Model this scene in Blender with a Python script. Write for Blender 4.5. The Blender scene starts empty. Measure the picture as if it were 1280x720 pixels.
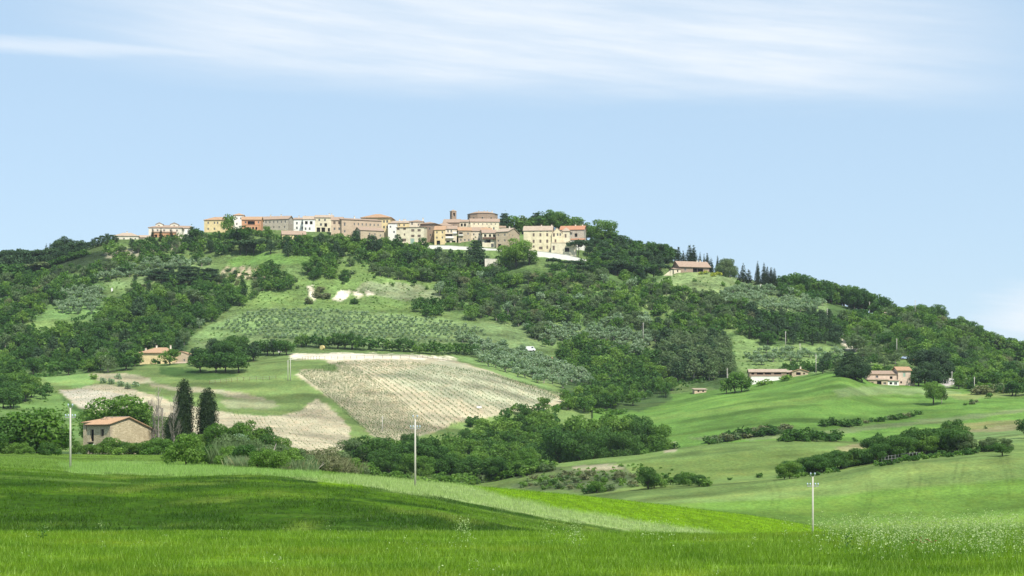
import bpy, math, random
import numpy as np
from mathutils import Vector

# ---------------------------------------------------------------- camera, sky, sun, exposure
scene = bpy.context.scene
COL = scene.collection
R = math.radians
F = 2400.0          # focal length in photo pixels (1280 wide)
VH = 560.0          # photo row of the eye-level horizon
cam_d = bpy.data.cameras.new('camera')
cam = bpy.data.objects.new('camera', cam_d)
COL.objects.link(cam)
cam.location = (0, 0, 0)
cam.rotation_euler = (R(90), 0, 0)
cam_d.sensor_width = 36.0
cam_d.lens = F / 1280.0 * 36.0
cam_d.shift_y = (VH - 360.0) / 1280.0
cam_d.clip_start = 0.5
cam_d.clip_end = 30000
scene.camera = cam

SUN_DIR = Vector((0.45, -0.89, 0.0)).normalized()
SUN_EL = R(50)
SUN_AZ = math.atan2(SUN_DIR.x, SUN_DIR.y)      # clockwise from +Y
to_sun = Vector((SUN_DIR.x * math.cos(SUN_EL), SUN_DIR.y * math.cos(SUN_EL), math.sin(SUN_EL)))
sun_d = bpy.data.lights.new('sun', 'SUN')
sun_d.energy = 5.0
sun_d.angle = R(0.5)
sun_d.color = (1.0, 0.955, 0.87)
sun = bpy.data.objects.new('sun', sun_d)
sun.rotation_euler = to_sun.to_track_quat('Z', 'Y').to_euler()
COL.objects.link(sun)

world = bpy.data.worlds.new('World')
scene.world = world
world.use_nodes = True
wt = world.node_tree
wt.nodes.clear()
def wn(t, **k):
    n = wt.nodes.new(t)
    for a, b in k.items(): setattr(n, a, b)
    return n
wl = wt.links.new
w_out = wn('ShaderNodeOutputWorld')
w_bg = wn('ShaderNodeBackground')
w_bg.inputs['Strength'].default_value = 0.135
sky = wn('ShaderNodeTexSky', sky_type='NISHITA')
sky.sun_disc = False
sky.sun_elevation = SUN_EL
sky.sun_rotation = SUN_AZ
sky.altitude = 300
sky.air_density = 1.0
sky.dust_density = 0.3
sky.ozone_density = 3.0
# thin cirrus: a stretched noise on the sky direction (azimuth tangent, elevation)
tc = wn('ShaderNodeTexCoord')
sep = wn('ShaderNodeSeparateXYZ')
wl(tc.outputs['Generated'], sep.inputs[0])
def wm(op, a, b=None, c=None, clamp=False):
    n = wn('ShaderNodeMath', operation=op, use_clamp=clamp)
    for i, x in enumerate((a, b, c)):
        if x is None: continue
        if isinstance(x, (int, float)): n.inputs[i].default_value = x
        else: wl(x, n.inputs[i])
    return n.outputs[0]
hx = wm('ARCTAN2', sep.outputs[0], sep.outputs[1])         # azimuth from +Y
el = wm('ARCSINE', sep.outputs[2])                       # elevation
def wcomb(x, y, z=0.0):
    n = wn('ShaderNodeCombineXYZ')
    for i, q in enumerate((x, y, z)):
        if isinstance(q, (int, float)): n.inputs[i].default_value = q
        else: wl(q, n.inputs[i])
    return n.outputs[0]
def wnoise(vec, scale, detail=4, rough=0.55):
    n = wn('ShaderNodeTexNoise')
    wl(vec, n.inputs['Vector'])
    n.inputs['Scale'].default_value = scale
    n.inputs['Detail'].default_value = detail
    n.inputs['Roughness'].default_value = rough
    return n.outputs['Fac']
def ramp(x, a, b, smooth=True):
    n = wn('ShaderNodeMapRange', interpolation_type='SMOOTHSTEP' if smooth else 'LINEAR')
    wl(x, n.inputs['Value'])
    n.inputs['From Min'].default_value = a
    n.inputs['From Max'].default_value = b
    return n.outputs['Result']
n1 = wnoise(wcomb(wm('MULTIPLY', hx, 2.2), wm('MULTIPLY', el, 22.0), 3.1), 1.6, 5, 0.6)
n2 = wnoise(wcomb(wm('MULTIPLY', hx, 7.0), wm('ADD', wm('MULTIPLY', el, 75.0), wm('MULTIPLY', hx, 9.0)), 1.7), 1.3, 5, 0.6)
# the long cirrus bank: centre line tilts gently to the right
cen = wm('ADD', wm('MULTIPLY', hx, -0.055), 0.203)
dd = wm('SUBTRACT', el, cen)
dd = wm('ADD', dd, wm('MULTIPLY', wm('SUBTRACT', n1, 0.5), 0.034))
below = ramp(dd, -0.030, 0.000)
above = ramp(dd, 0.062, 0.012)
hx2 = wm('ABSOLUTE', wm('SUBTRACT', hx, 0.015))
side = ramp(hx2, 0.29, 0.12)
bank = wm('MULTIPLY', wm('MULTIPLY', below, above), side)
bank = wm('MULTIPLY', bank, wm('ADD', wm('MULTIPLY', ramp(n2, 0.25, 0.75), 0.5), 0.5))
# scattered cirrus over the rest of the sky
scat = wm('MULTIPLY', ramp(n1, 0.46, 0.70), ramp(el, 0.185, 0.24))
scat = wm('MULTIPLY', scat, wm('ADD', wm('MULTIPLY', n2, 0.7), 0.3))
# low cumulus haze near the right horizon
dx = wm('DIVIDE', wm('SUBTRACT', hx, 0.285), 0.05)
dy = wm('DIVIDE', wm('SUBTRACT', el, 0.066), 0.018)
rr = wm('SQRT', wm('ADD', wm('MULTIPLY', dx, dx), wm('MULTIPLY', dy, dy)))
low = wm('MULTIPLY', ramp(wm('ADD', rr, wm('MULTIPLY', wm('SUBTRACT', n2, 0.5), 1.2)), 1.3, 0.2), 0.9)
# a separate thin streak under the bank on the left
sd = wm('ABSOLUTE', wm('ADD', wm('SUBTRACT', el, 0.2005), wm('MULTIPLY', wm('SUBTRACT', n2, 0.5), 0.010)))
streak = wm('MULTIPLY', ramp(sd, 0.006, 0.0), ramp(wm('ABSOLUTE', wm('ADD', hx, 0.2)), 0.13, 0.05))
bank = wm('MAXIMUM', bank, wm('MULTIPLY', streak, 0.6))
cl = wm('MAXIMUM', wm('MAXIMUM', wm('MULTIPLY', bank, 0.85), wm('MULTIPLY', scat, 0.7)), low, clamp=True)
hsv = wn('ShaderNodeHueSaturation')
wl(sky.outputs[0], hsv.inputs['Color'])
hsv.inputs['Saturation'].default_value = 1.0
hsv.inputs['Value'].default_value = 1.0
mixc = wn('ShaderNodeMix', data_type='RGBA')
wl(cl, mixc.inputs['Factor'])
tint = wn('ShaderNodeMix', data_type='RGBA', blend_type='MULTIPLY')
tint.inputs['Factor'].default_value = 1.0
wl(hsv.outputs[0], tint.inputs['A'])
tint.inputs['B'].default_value = (1.10, 1.02, 1.0, 1)
veil = wn('ShaderNodeMix', data_type='RGBA')          # thin even veil of high haze over the whole sky
veil.inputs['Factor'].default_value = 0.68
wl(tint.outputs['Result'], veil.inputs['A'])
veil.inputs['B'].default_value = (3.5, 4.8, 6.0, 1)
wl(veil.outputs['Result'], mixc.inputs['A'])
mixc.inputs['B'].default_value = (6.3, 6.6, 6.95, 1)
wl(mixc.outputs['Result'], w_bg.inputs['Color'])
wl(w_bg.outputs[0], w_out.inputs['Surface'])

scene.view_settings.view_transform = 'Standard'
scene.view_settings.look = 'None'
scene.view_settings.gamma = 1
scene.view_settings.use_curve_mapping = False
scene.view_settings.exposure = 0.18
scene.render.engine = 'CYCLES'
try:
    scene.cycles.max_bounces = 4
    scene.cycles.diffuse_bounces = 2
    scene.cycles.transparent_max_bounces = 8
    scene.cycles.volume_bounces = 0
except Exception: pass

# ---------------------------------------------------------------- helpers
def mesh_np(name, V, faces_flat, k, mats=(), mat_idx=None, smooth=False):
    """V (n,3); faces_flat (m,k) vertex indices, all faces with k corners."""
    me = bpy.data.meshes.new(name)
    V = np.asarray(V, dtype=np.float32); Fc = np.asarray(faces_flat, dtype=np.int32).reshape(-1, k)
    m = len(Fc)
    me.vertices.add(len(V)); me.vertices.foreach_set('co', V.ravel())
    me.loops.add(m * k); me.loops.foreach_set('vertex_index', Fc.ravel())
    me.polygons.add(m)
    me.polygons.foreach_set('loop_start', np.arange(m, dtype=np.int32) * k)
    me.polygons.foreach_set('loop_total', np.full(m, k, dtype=np.int32))
    for q in mats: me.materials.append(q)
    if mat_idx is not None: me.polygons.foreach_set('material_index', np.asarray(mat_idx, dtype=np.int32))
    me.update(calc_edges=True)
    if smooth: me.polygons.foreach_set('use_smooth', np.ones(m, dtype=bool))
    return me

def link(name, data, parent=None, loc=None, label=None, cat=None, group=None, kind=None):
    o = bpy.data.objects.new(name, data)
    COL.objects.link(o)
    if parent is not None: o.parent = parent
    if loc is not None: o.location = loc
    if label: o['label'] = label
    if cat: o['category'] = cat
    if group: o['group'] = group
    if kind: o['kind'] = kind
    return o

def empty(name, loc, label=None, cat=None, group=None, rz=0.0):
    o = link(name, None, None, loc, label, cat, group)
    o.rotation_euler = (0, 0, rz)
    o.empty_display_size = 0.5
    return o

class MB:
    """collects polygons for one mesh object"""
    def __init__(s): s.v = []; s.f = []; s.m = []
    def quad(s, a, b, c, d, m=0):
        i = len(s.v); s.v += [a, b, c, d]; s.f.append((i, i+1, i+2, i+3)); s.m.append(m)
    def poly(s, pts, m=0):
        i = len(s.v); s.v += list(pts); s.f.append(tuple(range(i, i+len(pts)))); s.m.append(m)
    def box(s, x0, x1, y0, y1, z0, z1, m=0):
        i = len(s.v)
        s.v += [(x0,y0,z0),(x1,y0,z0),(x1,y1,z0),(x0,y1,z0),(x0,y0,z1),(x1,y0,z1),(x1,y1,z1),(x0,y1,z1)]
        for q in ((0,3,2,1),(4,5,6,7),(0,1,5,4),(1,2,6,5),(2,3,7,6),(3,0,4,7)):
            s.f.append(tuple(i+j for j in q)); s.m.append(m)
    def tube(s, pts, rads, n=6, m=0, cap=True):
        base = []
        for p, (c, r) in enumerate(zip(pts, rads)):
            c = Vector(c)
            if p == 0: d = Vector(pts[1]) - c
            elif p == len(pts)-1: d = c - Vector(pts[p-1])
            else: d = Vector(pts[p+1]) - Vector(pts[p-1])
            d.normalize()
            a = d.cross(Vector((0.0, 0.0, 1.0)))
            if a.length < 0.05: a = d.cross(Vector((1.0, 0, 0)))
            a.normalize(); b = d.cross(a)
            base.append(len(s.v))
            for k in range(n):
                t = 2*math.pi*k/n
                q = c + a*(r*math.cos(t)) + b*(r*math.sin(t))
                s.v.append((q.x, q.y, q.z))
        for p in range(len(base)-1):
            for k in range(n):
                k2 = (k+1) % n
                s.f.append((base[p]+k, base[p]+k2, base[p+1]+k2, base[p+1]+k)); s.m.append(m)
        if cap:
            s.f.append(tuple(base[-1]+k for k in range(n))); s.m.append(m)
            s.f.append(tuple(base[0]+k for k in reversed(range(n)))); s.m.append(m)
    def mesh(s, name, mats, smooth=False):
        me = bpy.data.meshes.new(name)
        me.from_pydata(s.v, [], s.f)
        for q in mats: me.materials.append(q)
        me.polygons.foreach_set('material_index', s.m)
        if smooth: me.polygons.foreach_set('use_smooth', [True]*len(s.f))
        me.update()
        return me
    def build(s, name, mats, parent=None, smooth=False, **k):
        if not isinstance(mats, (list, tuple)): mats = [mats]
        return link(name, s.mesh(name, mats, smooth), parent, **k)

def pchip(xs, ys, x):
    """monotone cubic interpolation; ys may be 2-D (len(xs), n)"""
    xs = np.asarray(xs, float); ys = np.asarray(ys, float)
    one = ys.ndim == 1
    if one: ys = ys[:, None]
    h = np.diff(xs)[:, None]; d = np.diff(ys, axis=0) / h
    m = np.zeros_like(ys)
    w1 = 2*h[1:] + h[:-1]; w2 = h[1:] + 2*h[:-1]
    with np.errstate(divide='ignore', invalid='ignore'):
        mm = (w1 + w2) / (w1/d[:-1] + w2/d[1:])
    mm[(d[:-1]*d[1:]) <= 0] = 0
    m[1:-1] = np.nan_to_num(mm); m[0] = d[0]; m[-1] = d[-1]
    x = np.asarray(x, float)
    i = np.clip(np.searchsorted(xs, x, side='right')-1, 0, len(xs)-2)
    t = ((x - xs[i]) / h[i, 0])[:, None]
    hh = h[i]
    r = (2*t**3-3*t**2+1)*ys[i] + (t**3-2*t**2+t)*hh*m[i] + (-2*t**3+3*t**2)*ys[i+1] + (t**3-t**2)*hh*m[i+1]
    return r[:, 0] if one else r

_rs = np.random.RandomState(7)
_NT = _rs.rand(256, 256)
def vnoise(x, y):
    """value noise, smooth, 0..1"""
    x = np.asarray(x, float); y = np.asarray(y, float)
    xi = np.floor(x).astype(int); yi = np.floor(y).astype(int)
    fx = x-xi; fy = y-yi
    fx = fx*fx*(3-2*fx); fy = fy*fy*(3-2*fy)
    a = _NT[xi % 256, yi % 256]; b = _NT[(xi+1) % 256, yi % 256]
    c = _NT[xi % 256, (yi+1) % 256]; d = _NT[(xi+1) % 256, (yi+1) % 256]
    return (a*(1-fx)+b*fx)*(1-fy) + (c*(1-fx)+d*fx)*fy
def fbm(x, y, o=4):
    r = 0; a = 0.5; s = 0
    for k in range(o):
        r = r + a*vnoise(x*2**k + 17*k, y*2**k + 31*k); s += a; a *= 0.5
    return r/s

# ---------------------------------------------------------------- the lie of the land
# Survey table: at each distance (metres ahead), how high the ground stands at each bearing.
# Bearings are given as photo columns, heights as the photo rows they are sighted at.
US = [-420, -200, 0, 100, 200, 300, 400, 500, 600, 700, 800, 900, 1000, 1050, 1100, 1200, 1280, 1480, 1700]
CURVES = [
 (6,   [1360]*19),
 (14,  [905]*19),
 (30,  [720]*19),
 (48,  [667,667,667,667,667,667,667,667,667,667,668,669,668,667,666,665,664,664,664]),
 (70,  [700]*10 + [703,706,706,706,706,706,706,706,706]),
 (95,  [678,678,678,678,680,680,680,682,684,688,692,696,700,702,704,704,704,704,704]),
 (205, [584,584,585,590,594,592,598,612,629,649,667,682,696,702,706,710,710,712,712]),
 (290, [574,574,575,580,583,582,590,600,608,617,628,640,655,665,674,690,700,700,700]),
 (350, [566,566,568,572,573,575,590,612,632,642,652,664,672,673,672,669,666,664,664]),
 (440, [560,562,564,567,568,571,588,612,630,632,617,607,596,590,580,572,566,558,555]),
 (480, [572,572,574,576,577,580,592,614,625,616,607,602,594,589,580,571,565,556,553]),
 (580, [560,560,560,560,560,562,572,590,600,580,569,554,549,551,554,548,540,532,530]),
 (640, [546,546,546,545,545,548,560,578,592,590,580,562,556,556,553,546,540,530,528]),
 (700, [515,515,516,518,520,526,532,545,556,562,548,532,522,523,525,521,517,505,505]),
 (820, [468,468,468,462,459,456,449,449,464,492,508,492,475,465.5,480,485,487,480,480]),
 (870, [462,462,462,456,452,447,440,441,455,478,492,484,472,468,474,481,484,482,482]),
 (960, [398,398,402,400,396,392,394,398,408,424,430,434,436,437,438,446,462,486,500]),
 (1060,[352,352,352,345,336,326,330,338,346,350,358,362,380,391,405,434,460,500,525]),
 (1130,[338,338,331,322,302,288,295,306,318,322,336,345,368,381,397,426,450,496,525]),
 (1200,[345,345,338,326,306,290,291,297,286,290,330,350,374,388,404,434,460,505,530]),
 (1420,[440,440,430,420,400,390,390,390,385,385,410,430,440,450,460,470,490,510,530]),
 (2600,[552]*19),
 (6000,[558]*19),
 (16000,[560]*19),
]
SEG = [4, 10, 26, 10, 8, 62, 16, 12, 22, 8, 26, 16, 34, 44, 12, 50, 44, 18, 10, 8, 6, 3, 2]
rowsY = []
for (a, _), (b, _), n in zip(CURVES[:-1], CURVES[1:], SEG):
    rowsY += [a + (b-a)*k/n for k in range(n)]
rowsY.append(CURVES[-1][0])
rowsY = np.array(rowsY)
colU = np.concatenate([np.arange(-420, -24, 14), np.arange(-24, 1304.1, 2.0), np.arange(1318, 1701, 14)])
cv = np.array([c[1] for c in CURVES], float)                 # curves x US
cvU = pchip(US, cv.T, colU).T                                # curves x cols
cY = np.array([c[0] for c in CURVES], float)
cz = (VH - cvU) / F * cY[:, None]
Hh = pchip(cY, cz, rowsY)                                    # rows x cols heights
YY, UU = np.meshgrid(rowsY, colU, indexing='ij')
XX = (UU - 640) / F * YY
amp = np.interp(YY, [0, 60, 200, 400, 700, 900, 1200, 1500, 3000], [0.02, 0.05, 0.25, 0.5, 1.2, 3.0, 2.0, 3, 12])
Hh += amp * (fbm(XX/38+5, YY/38+9, 4) - 0.5) * 1.6
Hh += np.interp(YY, [0, 90, 200, 500, 900, 16000], [0.0, 0.05, 0.12, 0.3, 0.5, 0.6]) * (fbm(XX/9+50, YY/9+3, 3)-0.5)
Hh += np.interp(YY, [0, 20, 45, 60, 16000], [0, .08, .1, 0.02, 0]) * (fbm(XX/3+50, YY/3+3, 3)-0.5)

# terraces levelled for the buildings: (column, row, distance, half width in metres)
PADS = [(163,302,1095,14),(205,300,1105,14),(232,300,1115,8),(268,293,1114,12),(298,290,1122,8),(313,290,1108,10),(342,290,1124,13),(367,306,1069,8),
 (375,291,1116,8),(397,292,1112,12),(421,296,1098,8),(450,303,1100,16),(471,300,1126,12),(464,306,1083,9),(490,304,1110,8),(514,307,1096,12),(535,307,1108,9),
 (549,308,1100,7),(562,308,1101,7),(581,309,1100,8),(596,309,1100,8),(611,311,1094,9),(628,312,1094,9),(570,291,1132,16),(603,291,1146,14),(606,298,1122,12),
 (592,301,1112,12),(681,319,1078,15),(700,322,1068,9),(714,315,1098,12),(866,343,1066,14),(836,346,1056,8),(1122,401,1080,9),(166,312,1082,6),(545,313,1086,10),(575,314,1086,10),(610,315,1086,8),
 (632,298,1135,8),(645,297,1132,8),(660,295,1132,10),(680,294,1132,12),(700,297,1132,10),(718,301,1130,10),(735,307,1130,8),(755,312,1130,14),(785,320,1130,12),(815,326,1130,12),(205,306,1085,14),(675,322,1060,6),(715,328,1062,8)]
for pu, pv, pY, pr in PADS:
    d = np.maximum(np.hypot(XX-(pu-640)/F*pY, YY-pY)-pr, 0)
    Hh = np.maximum(Hh, (VH-pv)/F*pY - np.where(YY < pY, 0.5, 0.3)*d)

def gz(x, y):
    """ground height"""
    x = np.atleast_1d(np.asarray(x, float)); y = np.atleast_1d(np.asarray(y, float))
    u = 640 + F*x/np.maximum(y, 1)
    i = np.clip(np.searchsorted(rowsY, y, side='right')-1, 0, len(rowsY)-2)
    j = np.clip(np.searchsorted(colU, u, side='right')-1, 0, len(colU)-2)
    ty = np.clip((y-rowsY[i])/(rowsY[i+1]-rowsY[i]), 0, 1); tu = np.clip((u-colU[j])/(colU[j+1]-colU[j]), 0, 1)
    h = (Hh[i, j]*(1-tu)+Hh[i, j+1]*tu)*(1-ty) + (Hh[i+1, j]*(1-tu)+Hh[i+1, j+1]*tu)*ty
    return h
def G(x, y): return float(gz(x, y)[0])
VP = VH - Hh / rowsY[:, None] * F
VIS = np.minimum.accumulate(VP, axis=0)
def hit(u, v, ymin=0.0, ymax=1300.0):
    """first ground point along the sight line of (u, v) beyond ymin"""
    j = int(np.clip(np.searchsorted(colU, u, side='right')-1, 0, len(colU)-2))
    t = min(1, max(0, (u-colU[j])/(colU[j+1]-colU[j])))
    p = VP[:, j]*(1-t) + VP[:, j+1]*t
    i0 = int(np.searchsorted(rowsY, ymin)); i1 = int(np.searchsorted(rowsY, ymax))
    q = p[i0:i1]
    ok = np.nonzero(q <= v)[0]
    if len(ok) == 0:
        k = i0 + int(np.argmin(q)); y = rowsY[k]
    else:
        k = i0 + ok[0]
        if ok[0] == 0 or p[k-1] <= v: y = rowsY[k]
        else: y = rowsY[k-1] + (rowsY[k]-rowsY[k-1])*(p[k-1]-v)/(p[k-1]-p[k])
    x = (u-640)/F*y
    return x, y, G(x, y)

# ---------------------------------------------------------------- what grows where (true surface colours, linear)
def inpoly(px, py, poly):
    r = np.zeros(px.shape, bool)
    n = len(poly)
    for i in range(n):
        x0, y0 = poly[i]; x1, y1 = poly[(i+1) % n]
        if y0 == y1: continue
        c = ((y0 > py) != (y1 > py)) & (px < (x1-x0)*(py-y0)/(y1-y0)+x0)
        r ^= c
    return r
WHEAT = (0.122, 0.228, 0.010); MOUND = (0.036, 0.088, 0.003); MOUND2 = (0.075, 0.155, 0.006)
PALE = (0.24, 0.33, 0.11); BRIGHT = (0.13, 0.25, 0.004); VERGE = (0.125, 0.22, 0.03)
FIELDB = (0.118, 0.215, 0.036); KNOLL = (0.145, 0.222, 0.060); MEAD = (0.112, 0.215, 0.042)
HILL = (0.125, 0.19, 0.06); SOIL = (0.40, 0.36, 0.235); SOIL2 = (0.36, 0.36, 0.23); WOODF = (0.065, 0.115, 0.035)
PGREEN = (0.145, 0.215, 0.065); TAN = (0.33, 0.31, 0.19); ROCK = (0.68, 0.62, 0.46); DRY = (0.22, 0.22, 0.10)
OLIVEF = (0.155, 0.225, 0.085); ROADC = (0.5, 0.47, 0.42); DKG = (0.06, 0.12, 0.03)
colr = np.zeros(YY.shape + (3,))
def band(y0, y1, c, mask=None):
    m = (YY >= y0) & (YY < y1)
    if mask is not None: m &= mask
    colr[m] = c
band(0, 72, WHEAT)
band(72, 206, MOUND)
band(206, 400, BRIGHT)
band(206, 400, VERGE, UU < 480)
band(330, 470, FIELDB, UU > 540)
band(400, 600, KNOLL)
band(400, 560, WOODF, UU < 520)
band(600, 700, WOODF)
band(640, 880, MEAD, UU > 740)
band(600, 880, PGREEN, UU < 740)
band(860, 20000, HILL)
band(640, 700, MEAD, UU > 860)
band(1260, 20000, (0.07, 0.13, 0.04))
VPn = VP
REG = [
 # foreground strips
 ([(395,596),(500,601),(560,605),(640,611),(760,620),(860,632),(960,646),(1060,663),(1130,680),(870,690),(760,655),(640,634),(560,614),(400,606)], BRIGHT, 150, 330),
 ([(350,594),(440,595),(500,599),(560,603),(600,612),(640,623),(700,636),(760,646),(820,655),(900,668),(980,680),(860,690),(800,666),(700,650),(640,639),(560,623),(500,615),(440,605),(380,598)], PALE, 150, 320),
 ([(70,580),(150,576),(300,586),(400,590),(400,598),(200,594),(90,592)], (0.18,0.29,0.07), 200, 360),
 # scrub on the knoll
 ([(640,592),(700,584),(780,583),(800,600),(760,616),(640,610)], (0.11,0.15,0.06), 400, 640),
 ([(715,583),(760,580),(785,583),(770,587),(725,588)], TAN, 400, 640),
 ([(560,606),(640,598),(700,590),(700,600),(600,609)], KNOLL, 400, 640),
 ([(800,580),(1000,560),(1060,565),(1060,580),(980,590),(800,612)], (0.135,0.20,0.05), 400, 640),
 # pale strips above the long hedge, right
 ([(1040,560),(1100,548),(1180,540),(1280,528),(1280,536),(1180,548),(1100,556),(1060,566)], DRY, 400, 700),
 ([(1180,532),(1280,524),(1280,529),(1190,538)], (0.20,0.22,0.08), 400, 760),
 ([(1080,552),(1280,536),(1280,552),(1200,560),(1090,562)], (0.14,0.22,0.07), 400, 700),
 ([(860,546),(1000,541),(1060,534),(1160,524),(1280,510),(1280,515),(1160,530),(1060,541),(1000,548),(880,552)], (0.15,0.21,0.08), 560, 780),
 # big green meadow (lighter crown lines)
 ([(740,525),(800,520),(880,512),(960,503),(1040,492),(1100,486),(1150,492),(1060,498),(960,510),(880,520),(760,532)], (0.135,0.23,0.05), 640, 860),
 ([(1040,486),(1100,482),(1160,486),(1200,489),(1200,496),(1120,492),(1050,496)], (0.17,0.25,0.09), 680, 880),
 ([(1180,492),(1280,488),(1280,496),(1200,500)], (0.17,0.22,0.07), 680, 880),
 ([(826,556),(845,553),(846,565),(830,566)], TAN, 560, 760),
 # vineyards and bare ground, centre left
 ([(110,468),(140,465),(185,471),(192,478),(160,480),(125,476)], TAN, 600, 900),
 ([(185,478),(235,484),(285,488),(330,496),(330,500),(280,494),(230,489),(190,483)], TAN, 600, 900),
 ([(72,489),(100,484),(112,481),(145,482),(170,487),(200,497),(230,505),(280,515),(330,521),(370,516),(395,500),(410,508),(425,520),(438,535),(435,560),(380,575),(200,560),(110,515)], SOIL, 560, 900),
 ([(72,489),(100,486),(150,492),(180,500),(160,516),(112,515)], (0.42,0.39,0.29), 560, 900),
 ([(60,520),(72,492),(110,516),(120,530),(90,540)], (0.06,0.12,0.03), 560, 900),
 ([(275,500),(300,497),(340,500),(350,506),(330,511),(285,510)], (0.23,0.25,0.13), 600, 900),
 ([(268,488),(283,488),(286,496),(272,494)], (0.30,0.30,0.18), 600, 900),
 ([(366,468),(380,464),(400,462),(425,465),(418,456),(405,450),(360,449),(430,444),(500,445),(560,448),(580,455),(620,466),(660,480),(700,492),(712,500),(690,510),(640,516),(600,522),(560,530),(548,540),(500,548),(490,560),(470,548),(440,520),(410,495),(385,480)], SOIL, 560, 900),
 ([(470,470),(560,450),(600,463),(680,490),(700,500),(640,512),(590,505),(530,490)], (0.34,0.34,0.22), 560, 900),
 ([(362,443),(430,441),(500,443),(560,446),(575,450),(500,449),(430,449),(362,448)], ROCK, 620, 1000),
 ([(545,545),(560,534),(600,524),(640,518),(620,535),(590,560),(540,570)], PGREEN, 560, 900),
 ([(60,462),(110,462),(118,480),(100,485),(75,480),(35,470)], (0.16,0.27,0.08), 600, 1000),
 ([(0,505),(40,490),(70,490),(110,530),(90,560),(0,560)], (0.13,0.22,0.06), 560, 900),
 ([(560,442),(620,455),(680,480),(704,492),(690,492),(640,474),(590,455)], (0.16,0.25,0.08), 600, 1000),
 ([(200,458),(250,462),(300,470),(260,476),(200,470)], DKG, 600, 1000),
 # the hill: woods
 ([(0,400),(30,412),(75,412),(120,400),(140,372),(205,358),(280,352),(300,375),(245,410),(232,440),(165,462),(20,466),(0,480)], WOODF, 700, 1200),
 ([(0,340),(60,345),(130,340),(140,350),(125,372),(75,370),(30,402),(0,405)], (0.085,0.15,0.045), 800, 1200),
 ([(0,325),(60,325),(140,310),(140,332),(60,348),(0,345)], (0.03,0.05,0.02), 950, 1200),
 ([(30,398),(70,392),(100,398),(66,412),(40,412)], PGREEN, 800, 1200),
 ([(35,400),(60,372),(80,360),(125,355),(132,385),(115,400)], (0.14,0.24,0.075), 800, 1200),
 ([(115,348),(150,335),(262,322),(270,345),(210,352),(150,362)], OLIVEF, 900, 1200),
 ([(130,318),(165,310),(200,307),(240,301),(225,310),(170,320),(135,322)], (0.28,0.27,0.18), 900, 1200),
 ([(272,338),(290,331),(330,332),(336,345),(300,348),(276,349)], (0.12,0.18,0.06), 900, 1200),
 ([(273,347),(281,333),(286,333),(280,347)], (0.46,0.39,0.25), 900, 1200),
 ([(284,347),(291,333),(296,333),(291,347)], (0.46,0.39,0.25), 900, 1200),
 ([(295,347),(301,333),(306,333),(302,347)], (0.46,0.39,0.25), 900, 1200),
 ([(306,347),(311,333),(316,333),(313,347)], (0.46,0.39,0.25), 900, 1200),
 ([(317,347),(321,333),(326,333),(324,347)], (0.46,0.39,0.25), 900, 1200),
 ([(328,347),(331,333),(336,333),(335,347)], (0.46,0.39,0.25), 900, 1200),

 ([(380,332),(392,334),(406,350),(402,354),(388,344)], TAN, 900, 1200),
 ([(285,325),(320,316),(390,318),(395,330),(330,330),(290,332)], (0.14,0.25,0.06), 900, 1200),
 ([(300,350),(380,345),(420,330),(500,330),(560,350),(555,395),(480,392),(380,385),(300,400)], (0.135,0.21,0.06), 900, 1200),
 ([(450,352),(520,355),(560,370),(540,380),(480,372),(450,362)], (0.2,0.24,0.12), 900, 1200),
 ([(240,420),(270,402),(320,385),(450,388),(560,400),(620,412),(620,425),(560,440),(430,432),(330,440),(250,440)], OLIVEF, 800, 1150),
 ([(230,430),(260,405),(300,398),(330,405),(320,418),(270,425)], (0.17,0.26,0.09), 800, 1150),
 ([(385,358),(392,357),(397,370),(392,377),(386,370)], ROCK, 900, 1200),
 ([(414,374),(424,363),(436,362),(437,371),(425,377)], ROCK, 900, 1200),
 ([(440,364),(450,361),(453,370),(444,371)], ROCK, 900, 1200),
 ([(457,364),(463,362),(468,368),(458,370)], ROCK, 900, 1200),
 ([(500,345),(560,333),(640,335),(800,335),(832,346),(792,392),(820,412),(760,414),(700,402),(640,404),(600,398),(560,388),(545,350)], (0.095,0.16,0.048), 850, 1200),
 ([(700,345),(745,345),(750,365),(705,362)], PGREEN, 850, 1200),
 ([(600,400),(650,405),(820,420),(815,440),(760,440),(700,432),(640,440),(600,420)], OLIVEF, 850, 1100),
 ([(585,428),(640,440),(740,470),(735,485),(690,480),(600,450)], OLIVEF, 700, 1100),
 ([(700,430),(760,425),(830,440),(840,500),(800,515),(720,510),(700,490),(700,450)], WOODF, 700, 1100),
 ([(820,420),(920,415),(925,470),(900,486),(840,480),(820,450)], WOODF, 750, 1100),
 ([(830,345),(880,338),(960,345),(970,365),(930,362),(880,372),(800,385),(790,370)], (0.19,0.26,0.10), 850, 1200),
 ([(900,365),(1000,362),(1035,378),(1030,395),(960,392),(900,380)], OLIVEF, 850, 1200),
 ([(925,385),(1050,395),(1050,430),(960,432),(920,405)], WOODF, 850, 1200),
 ([(915,420),(960,432),(1060,432),(1065,460),(1000,470),(920,462)], (0.16,0.24,0.08), 750, 1200),
 ([(1040,400),(1110,380),(1200,400),(1300,440),(1300,488),(1190,482),(1150,450),(1100,428),(1050,440)], WOODF, 750, 1250),
 ([(968,340),(1115,370),(1120,395),(1040,400),(1035,378),(970,362)], WOODF, 850, 1250),
 ([(1048,420),(1058,415),(1068,430),(1080,433),(1076,438),(1058,438)], ROCK, 850, 1200),
 ([(1170,462),(1176,478),(1184,484),(1196,479),(1192,474)], ROADC, 700, 1000),
 ([(1105,443),(1150,440),(1155,452),(1110,456)], PGREEN, 750, 1100),
 ([(500,330),(620,330),(625,345),(520,345)], DKG, 900, 1200),
]
rj = np.random.RandomState(3)
jx = (fbm(XX/5, YY/5, 3)-0.5); jy = (fbm(XX/5+90, YY/5+40, 3)-0.5)
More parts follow.
